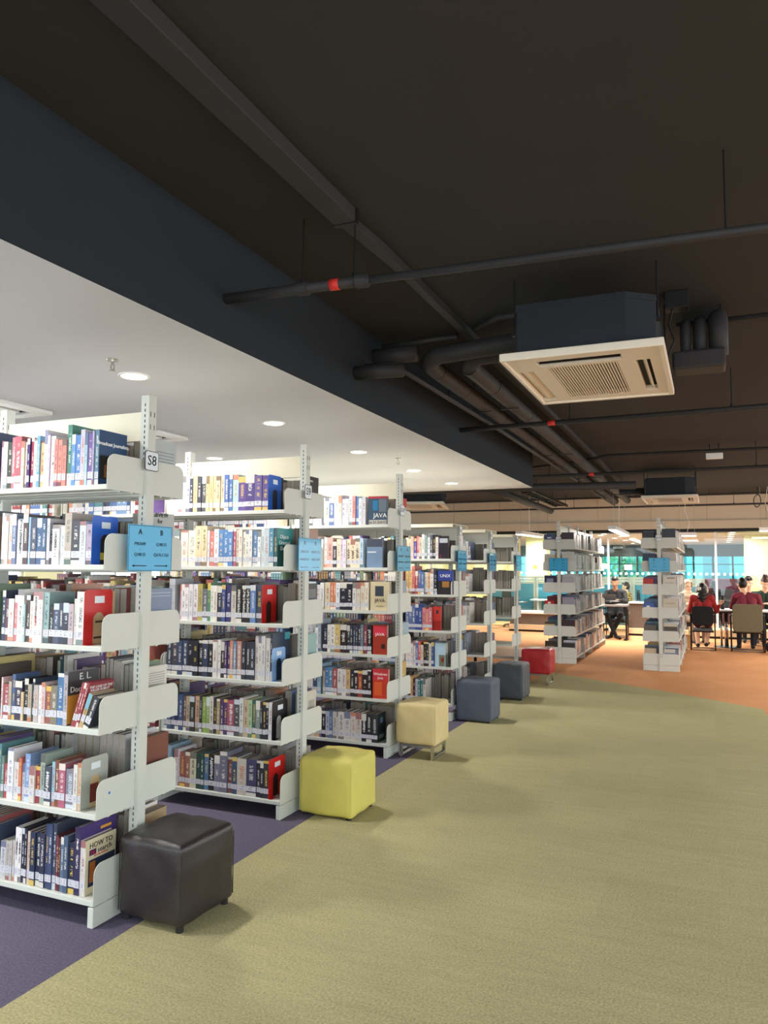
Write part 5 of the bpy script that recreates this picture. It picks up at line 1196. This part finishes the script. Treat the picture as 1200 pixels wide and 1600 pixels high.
# ------------------------------------------------------------------ people
def cap(mb, a, b, ra, rb, seg=14):
    a, b = Vector(a), Vector(b); d = (b - a)
    L = d.length; d = d.normalized() if L > 1e-6 else Vector((0, 0, 1))
    pts, rs = [], []
    for k in range(4, -1, -1): q = k / 4 * PI / 2 * .96; pts.append(a - d * ra * math.sin(q)); rs.append(max(.001, ra * math.cos(q)))
    for k in range(0, 5): q = k / 4 * PI / 2 * .96; pts.append(b + d * rb * math.sin(q)); rs.append(max(.001, rb * math.cos(q)))
    if L < 1e-6: pts = pts[:5] + pts[6:]; rs = rs[:5] + rs[6:]
    mb.tube(pts, rs, seg)
SKIN = {'light': 'e3b394', 'mid': 'c68f6b', 'tan': 'b98062'}
def person(label, loc, rz, pose, shirt, trousers, shoes='1a1a1c', skin='mid', hair=None, scale=1.0, long_sleeve=True, skirt=False):
    P = dict(pelvis=(0, 0, .53), waist=(0, .01, .68), chest=(0, .0, .86), neck=(0, -.01, 1.02), head=(0, -.03, 1.17), hy=0, hp=0,
             shR=(.165, 0, .985), elR=(.235, -.12, .76), wrR=(.13, -.33, .82), shL=(-.165, 0, .985), elL=(-.235, -.12, .76), wrL=(-.13, -.33, .82),
             hipR=(.09, -.02, .50), knR=(.12, -.42, .50), anR=(.11, -.42, .085), toR=(.12, -.56, .035), hipL=(-.09, -.02, .50), knL=(-.12, -.42, .50), anL=(-.11, -.42, .085), toL=(-.12, -.56, .035))
    P.update(pose)
    V = {k: (Vector(v) if isinstance(v, tuple) else v) for k, v in P.items()}
    segs = []                                   # (a, b, ra, rb, material)
    def S(a, b, ra, rb, m): segs.append((Vector(a), Vector(b), ra, rb, m))
    pv, wa, ch, nk = V['pelvis'], V['waist'], V['chest'], V['neck']
    for s in (-1, 1):
        S(pv + Vector((s * .075, 0, 0)), wa + Vector((s * .055, 0, 0)), .105, .095, 2 if not skirt else 2)
        S(wa + Vector((s * .055, 0, 0)), ch + Vector((s * .07, 0, 0)), .095, .105, 1)
        S(ch + Vector((s * .07, 0, 0)), nk + Vector((s * .05, .0, -.065)), .105, .075, 1)
        k = 'R' if s > 0 else 'L'
        S(nk + Vector((s * .05, 0, -.050)), V['sh' + k], .066, .058, 1)
        S(V['sh' + k], V['el' + k], .054, .043, 1)
        S(V['el' + k], V['wr' + k], .042, .029, 1 if long_sleeve else 0)
        S(V['hip' + k], V['kn' + k], .088, .062, 2)
        S(V['kn' + k], V['an' + k], .058, .040, 2 if not skirt else 0)
        S(V['an' + k] + Vector((0, .02, -.03)), V['to' + k], .040, .032, 3)
        d = (V['wr' + k] - V['el' + k]).normalized(); n = Vector((0, 0, -1)); n = (n - d * n.dot(d)).normalized()
        if n.length < .1: n = Vector((0, -1, 0))
        sd = d.cross(n) * (-1 if s > 0 else 1)
        w = V['wr' + k]
        for q in (-.022, 0, .022): S(w + d * .02 + sd * q * .8, w + d * .075 + sd * q, .014, .013, 0)
        for i, L in enumerate((.040, .046, .042, .033)):
            b = w + d * .083 + sd * (i - 1.5) * -.0195
            m = b + d * L * .9 + n * L * .35; e = m + d * L * .5 + n * L * .65
            S(b, m, .0095, .009, 0); S(m, e, .009, .008, 0)
        b = w + d * .028 + sd * .03
        S(b, b + d * .03 + sd * .024, .012, .0105, 0); S(b + d * .03 + sd * .024, b + d * .058 + sd * .026 + n * .012, .0105, .009, 0)
    S(nk - Vector((0, 0, .03)), V['head'] + Vector((0, .015, -.08)), .056, .050, 0)
    HM = Euler((V['hp'], 0, V['hy'])).to_matrix(); H = V['head']
    X = lambda *p: H + HM @ Vector(p)
    mb = MB()
    for a, b, ra, rb, m in segs: cap(mb, a, b, ra, rb)
    mb.ell(X(0, .014, .022), (.074, .092, .096), HM, 20, 14); mb.ell(X(0, -.018, -.035), (.060, .070, .082), HM, 20, 14)
    mb.ell(X(0, -.055, -.098), (.030, .026, .022), HM, 12, 8)
    cap(mb, X(0, -.084, .004), X(0, -.100, -.030), .0105, .0145, 10); mb.ell(X(0, -.080, -.062), (.026, .013, .011), HM, 12, 8)
    for s in (-1, 1):
        mb.ell(X(s * .074, .012, -.012), (.013, .021, .031), HM, 12, 8); mb.ell(X(s * .030, -.074, .024), (.026, .016, .010), HM, 12, 8); mb.ell(X(s * .036, -.062, -.03), (.024, .022, .022), HM, 12, 8)
    tmp = link('person_tmp', mb.mesh('person_tmp', []))
    r = tmp.modifiers.new('r', 'REMESH'); r.mode = 'VOXEL'; r.voxel_size = .0068; r.use_smooth_shade = True
    s_ = tmp.modifiers.new('s', 'SMOOTH'); s_.factor = .5; s_.iterations = 3
    dg = bpy.context.evaluated_depsgraph_get(); dg.update()
    me = bpy.data.meshes.new_from_object(tmp.evaluated_get(dg)); bpy.data.objects.remove(tmp)
    me.name = 'person'
    n = len(me.polygons); c = np.empty(n * 3); me.polygons.foreach_get('center', c); c = c.reshape(-1, 3)
    best = np.full(n, 1e9); mi = np.zeros(n, int)
    for a, b, ra, rb, m in segs:
        a_, b_ = np.array(a), np.array(b); ab = b_ - a_; t = np.clip(((c - a_) @ ab) / max(1e-9, ab @ ab), 0, 1)
        q = np.linalg.norm(c - (a_ + t[:, None] * ab), axis=1) - (ra + (rb - ra) * t)
        k = q < best; best[k] = q[k]; mi[k] = m
    hd = np.linalg.norm((c - np.array(H)), axis=1) < .135
    mi[hd & (c[:, 2] > nk.z - .0)] = 0
    me.materials.clear()
    sk = bpy.data.materials.get('skin_' + skin) or plain('skin_' + skin, SKIN[skin], .5, 0, .05, 30)
    for m in (sk, shirt if not isinstance(shirt, str) else plain('cloth_' + shirt, shirt, .85, 0, .08, 40), plain('cloth_' + trousers, trousers, .85, 0, .08, 40), plain('shoe_' + shoes, shoes, .5)): me.materials.append(m)
    me.polygons.foreach_set('material_index', mi.astype('i')); me.polygons.foreach_set('use_smooth', [True] * n); me.update()
    o = link('person', me); o.location = loc; o.rotation_euler = (0, 0, rz); o.scale = (scale,) * 3
    tag(o, label, 'person', 'people at the far tables')
    for s in (-1, 1):
        part('eye', MB().ell(X(s * .030, -.0775, .004), (.0125, .007, .006), HM, 10, 6), M['white_ink'], o)
        part('iris', MB().ell(X(s * .030, -.0835, .004), (.0055, .003, .0055), HM, 8, 6), M['ink'], o)
        part('eyebrow', MB().ell(X(s * .031, -.088, .026), (.018, .004, .0045), HM, 8, 6), M['ink'], o)
    part('mouth', MB().ell(X(0, -.0915, -.062), (.020, .004, .0035), HM, 10, 6), plain('lips', '9a5a50', .5), o)
    if hair:
        kind, colr = hair
        m = plain('hair_' + colr, colr, .45, 0, .2, 60)
        sh = lambda f, r=(.081, .101, .102), cz=.027: MB().ell(X(0, .016, cz), r, HM, 28, 20, keep=f)
        cut = lambda p: (p.z > .38 or (p.y > -.25 and p.z > -.05) or (p.y > .12 and p.z > -.88)) and not (abs(p.x) > .80 and p.z < .0 and p.y < .34)
        if kind == 'short':
            b = sh(cut, (.083, .104, .110), .030)
            b.ell(X(0, -.035, .105), (.06, .055, .028), HM, 14, 8)
            part('hair', b, m, o, smooth=True)
        elif kind == 'long':
            b = sh(cut, (.085, .106, .108), .03)
            for k in range(7): b.ell(H + Vector((0, .085 + .018 * math.sin(k * .6), -.02 - .062 * k)), (.085 - .004 * k, .035, .06), None, 16, 10)
            part('hair', b, m, o, smooth=True)
        elif kind == 'updo':
            b = sh(cut, (.084, .105, .108), .03); b.ell(X(0, .06, .13), (.05, .05, .042), HM, 14, 10)
            part('hair', b, m, o, smooth=True)
        elif kind == 'scarf':
            b = MB().ell(X(0, .022, .018), (.096, .118, .128), HM, 30, 22, keep=lambda p: not (p.y < -.52 and p.z < .62 and p.z > -.75 and abs(p.x) < .72))
            b.ell(X(0, .0, -.13), (.10, .10, .075), HM, 22, 12); b.ell(nk + Vector((0, 0, -.055)), (.165, .125, .075), None, 22, 12)
            part('headscarf', b, m, o, smooth=True)
    return o, X, H, HM
def check_shirt():
    g = NG('yellow_check'); c = g.coord(); x, y, z = g.sep(c)
    a = g.math('GREATER_THAN', g.math('FRACT', g.math('MULTIPLY', g.math('ADD', x, y), 18.0)), .5); b = g.math('GREATER_THAN', g.math('FRACT', g.math('MULTIPLY', z, 18.0)), .5)
    k = g.math('MULTIPLY', g.math('ADD', a, b), .5)
    g.set(Base_Color=g.mix(k, lin('e0b050'), lin('2e2826')), Roughness=.85); return g.m
# the man in black at the small table, head bowed to his laptop, ankles crossed
person('person in black with short dark hair, sitting at a laptop with crossed ankles', (-2.0, 17.98, 0), 0,
       dict(head=(0, -.10, 1.235), neck=(0, -.03, 1.07), chest=(0, 0, .89), shR=(.19, 0, 1.0), shL=(-.19, 0, 1.0), elR=(.25, -.14, .80), elL=(-.25, -.14, .80), wrR=(.09, -.36, .845), wrL=(-.13, -.36, .845), hp=.35,
            knR=(.15, -.43, .51), knL=(-.15, -.43, .51), anR=(-.05, -.52, .085), toR=(-.13, -.63, .035), anL=(.05, -.56, .085), toL=(.15, -.66, .035)), '1d1e22', '17181b', '141416', 'tan', ('short', '15120f'), 1.0)
person('person in a yellow and black checked shirt, turned sideways behind the counter', (-1.93, 19.75, 0), -PI / 2 - .25, dict(hp=.1), check_shirt(), '2a2a30', skin='light', hair=('short', '1c1a1c'), scale=.93)
person('person in a cream headscarf and beige top, turned towards the study table', (-.48, 17.42, 0), .55, dict(hp=.2), 'd2b89c', '8a7a6a', skin='light', hair=('scarf', 'cfb59b'), scale=1.0)
o, X, H, HM = person('person in red with long dark hair, a white hair clip and headphones, seen from behind', (-.17, 15.95, 0), PI,
       dict(head=(0, -.06, 1.13), neck=(0, -.03, 1.0), hy=-.1, hp=.15, elL=(-.25, -.14, .72), wrL=(-.30, -.06, .85), elR=(.24, -.15, .72), wrR=(.12, -.36, .825), anL=(-.05, -.30, .1), toL=(-.04, -.44, .05), anR=(.1, -.30, .085), toR=(.1, -.44, .035)),
       'a02a2a', '7a2a2c', '141416', 'light', ('long', '1a1414'), 1.0, True, True)
b = MB(); n_ = 14
b.tube([X(.092 * math.cos(a), .012, .02 + .112 * math.sin(a)) for a in [PI * k / n_ for k in range(n_ + 1)]], .013, 10)
hp = part('headphones', b, plain('headphone_beige', 'cdbfae', .5), o, 'beige over-ear headphones', smooth=True)
for s in (-1, 1): part('ear_cup', MB().ell(X(s * .092, .012, -.012), (.024, .040, .046), HM, 16, 10), bpy.data.materials['headphone_beige'], hp, smooth=True)
b = MB()
for k in range(5): b.ell(X(.035 + .022 * math.cos(k * 1.257), .122, .012 + .022 * math.sin(k * 1.257)), (.016, .009, .016), HM, 10, 8)
part('hair_clip', b, M['white_ink'], o, 'white flower hair clip', smooth=True)
person('person in a maroon shirt with short black hair, seen from behind at the table', (.60, 15.98, 0), PI,
       dict(head=(.06, -.12, 1.20), neck=(.02, -.06, 1.06), chest=(0, -.02, .9), shR=(.19, -.02, .99), shL=(-.19, -.02, .99), hp=.25, hy=.2, elR=(.25, -.18, .78), elL=(-.25, -.18, .78), wrR=(.1, -.38, .82), wrL=(-.1, -.38, .82), anR=(.13, -.34, .085), toR=(.15, -.48, .035), anL=(-.1, -.34, .085), toL=(-.1, -.48, .035)),
       '7d2b3b', '1e2026', '18181a', 'light', ('short', '17110f'), 1.03)
person('person facing the camera, half hidden behind the one in maroon', (.73, 18.25, 0), 0, dict(head=(0, -.08, 1.22), hp=.3), '232428', '202024', skin='light', hair=('short', '15110f'), scale=1.03)
person('person with tied-up brown hair and a dark green top, head bowed over the table', (.98, 17.38, 0), .15, dict(head=(0, -.14, 1.22), neck=(0, -.06, 1.07), hp=.5, wrR=(.06, -.42, .83), wrL=(-.09, -.42, .83)), '2c3a30', '2a2a2e', skin='light', hair=('updo', '4a3226'), scale=1.03)
person('dark clothed person sitting far behind the glass pole, seen from behind', (.06, 20.6, 0), PI, dict(head=(0, -.06, 1.15)), '22242a', '22242a', skin='light', hair=('long', '141214'), scale=1.0)

# ------------------------------------------------------------------ daylight
w = bpy.data.worlds.new('world'); sc.world = w; w.use_nodes = True
nt = w.node_tree; nt.nodes.clear()
out = nt.nodes.new('ShaderNodeOutputWorld'); bg = nt.nodes.new('ShaderNodeBackground')
bg.inputs['Color'].default_value = (.86, .94, 1.0, 1); bg.inputs['Strength'].default_value = 1.8
nt.links.new(bg.outputs[0], out.inputs[0])
sc.view_settings.exposure = 1.0
sc.cycles.use_denoising = True
sc.cycles.max_bounces = 8; sc.cycles.diffuse_bounces = 5; sc.cycles.glossy_bounces = 3; sc.cycles.transparent_max_bounces = 12
sc.cycles.sample_clamp_indirect = 4
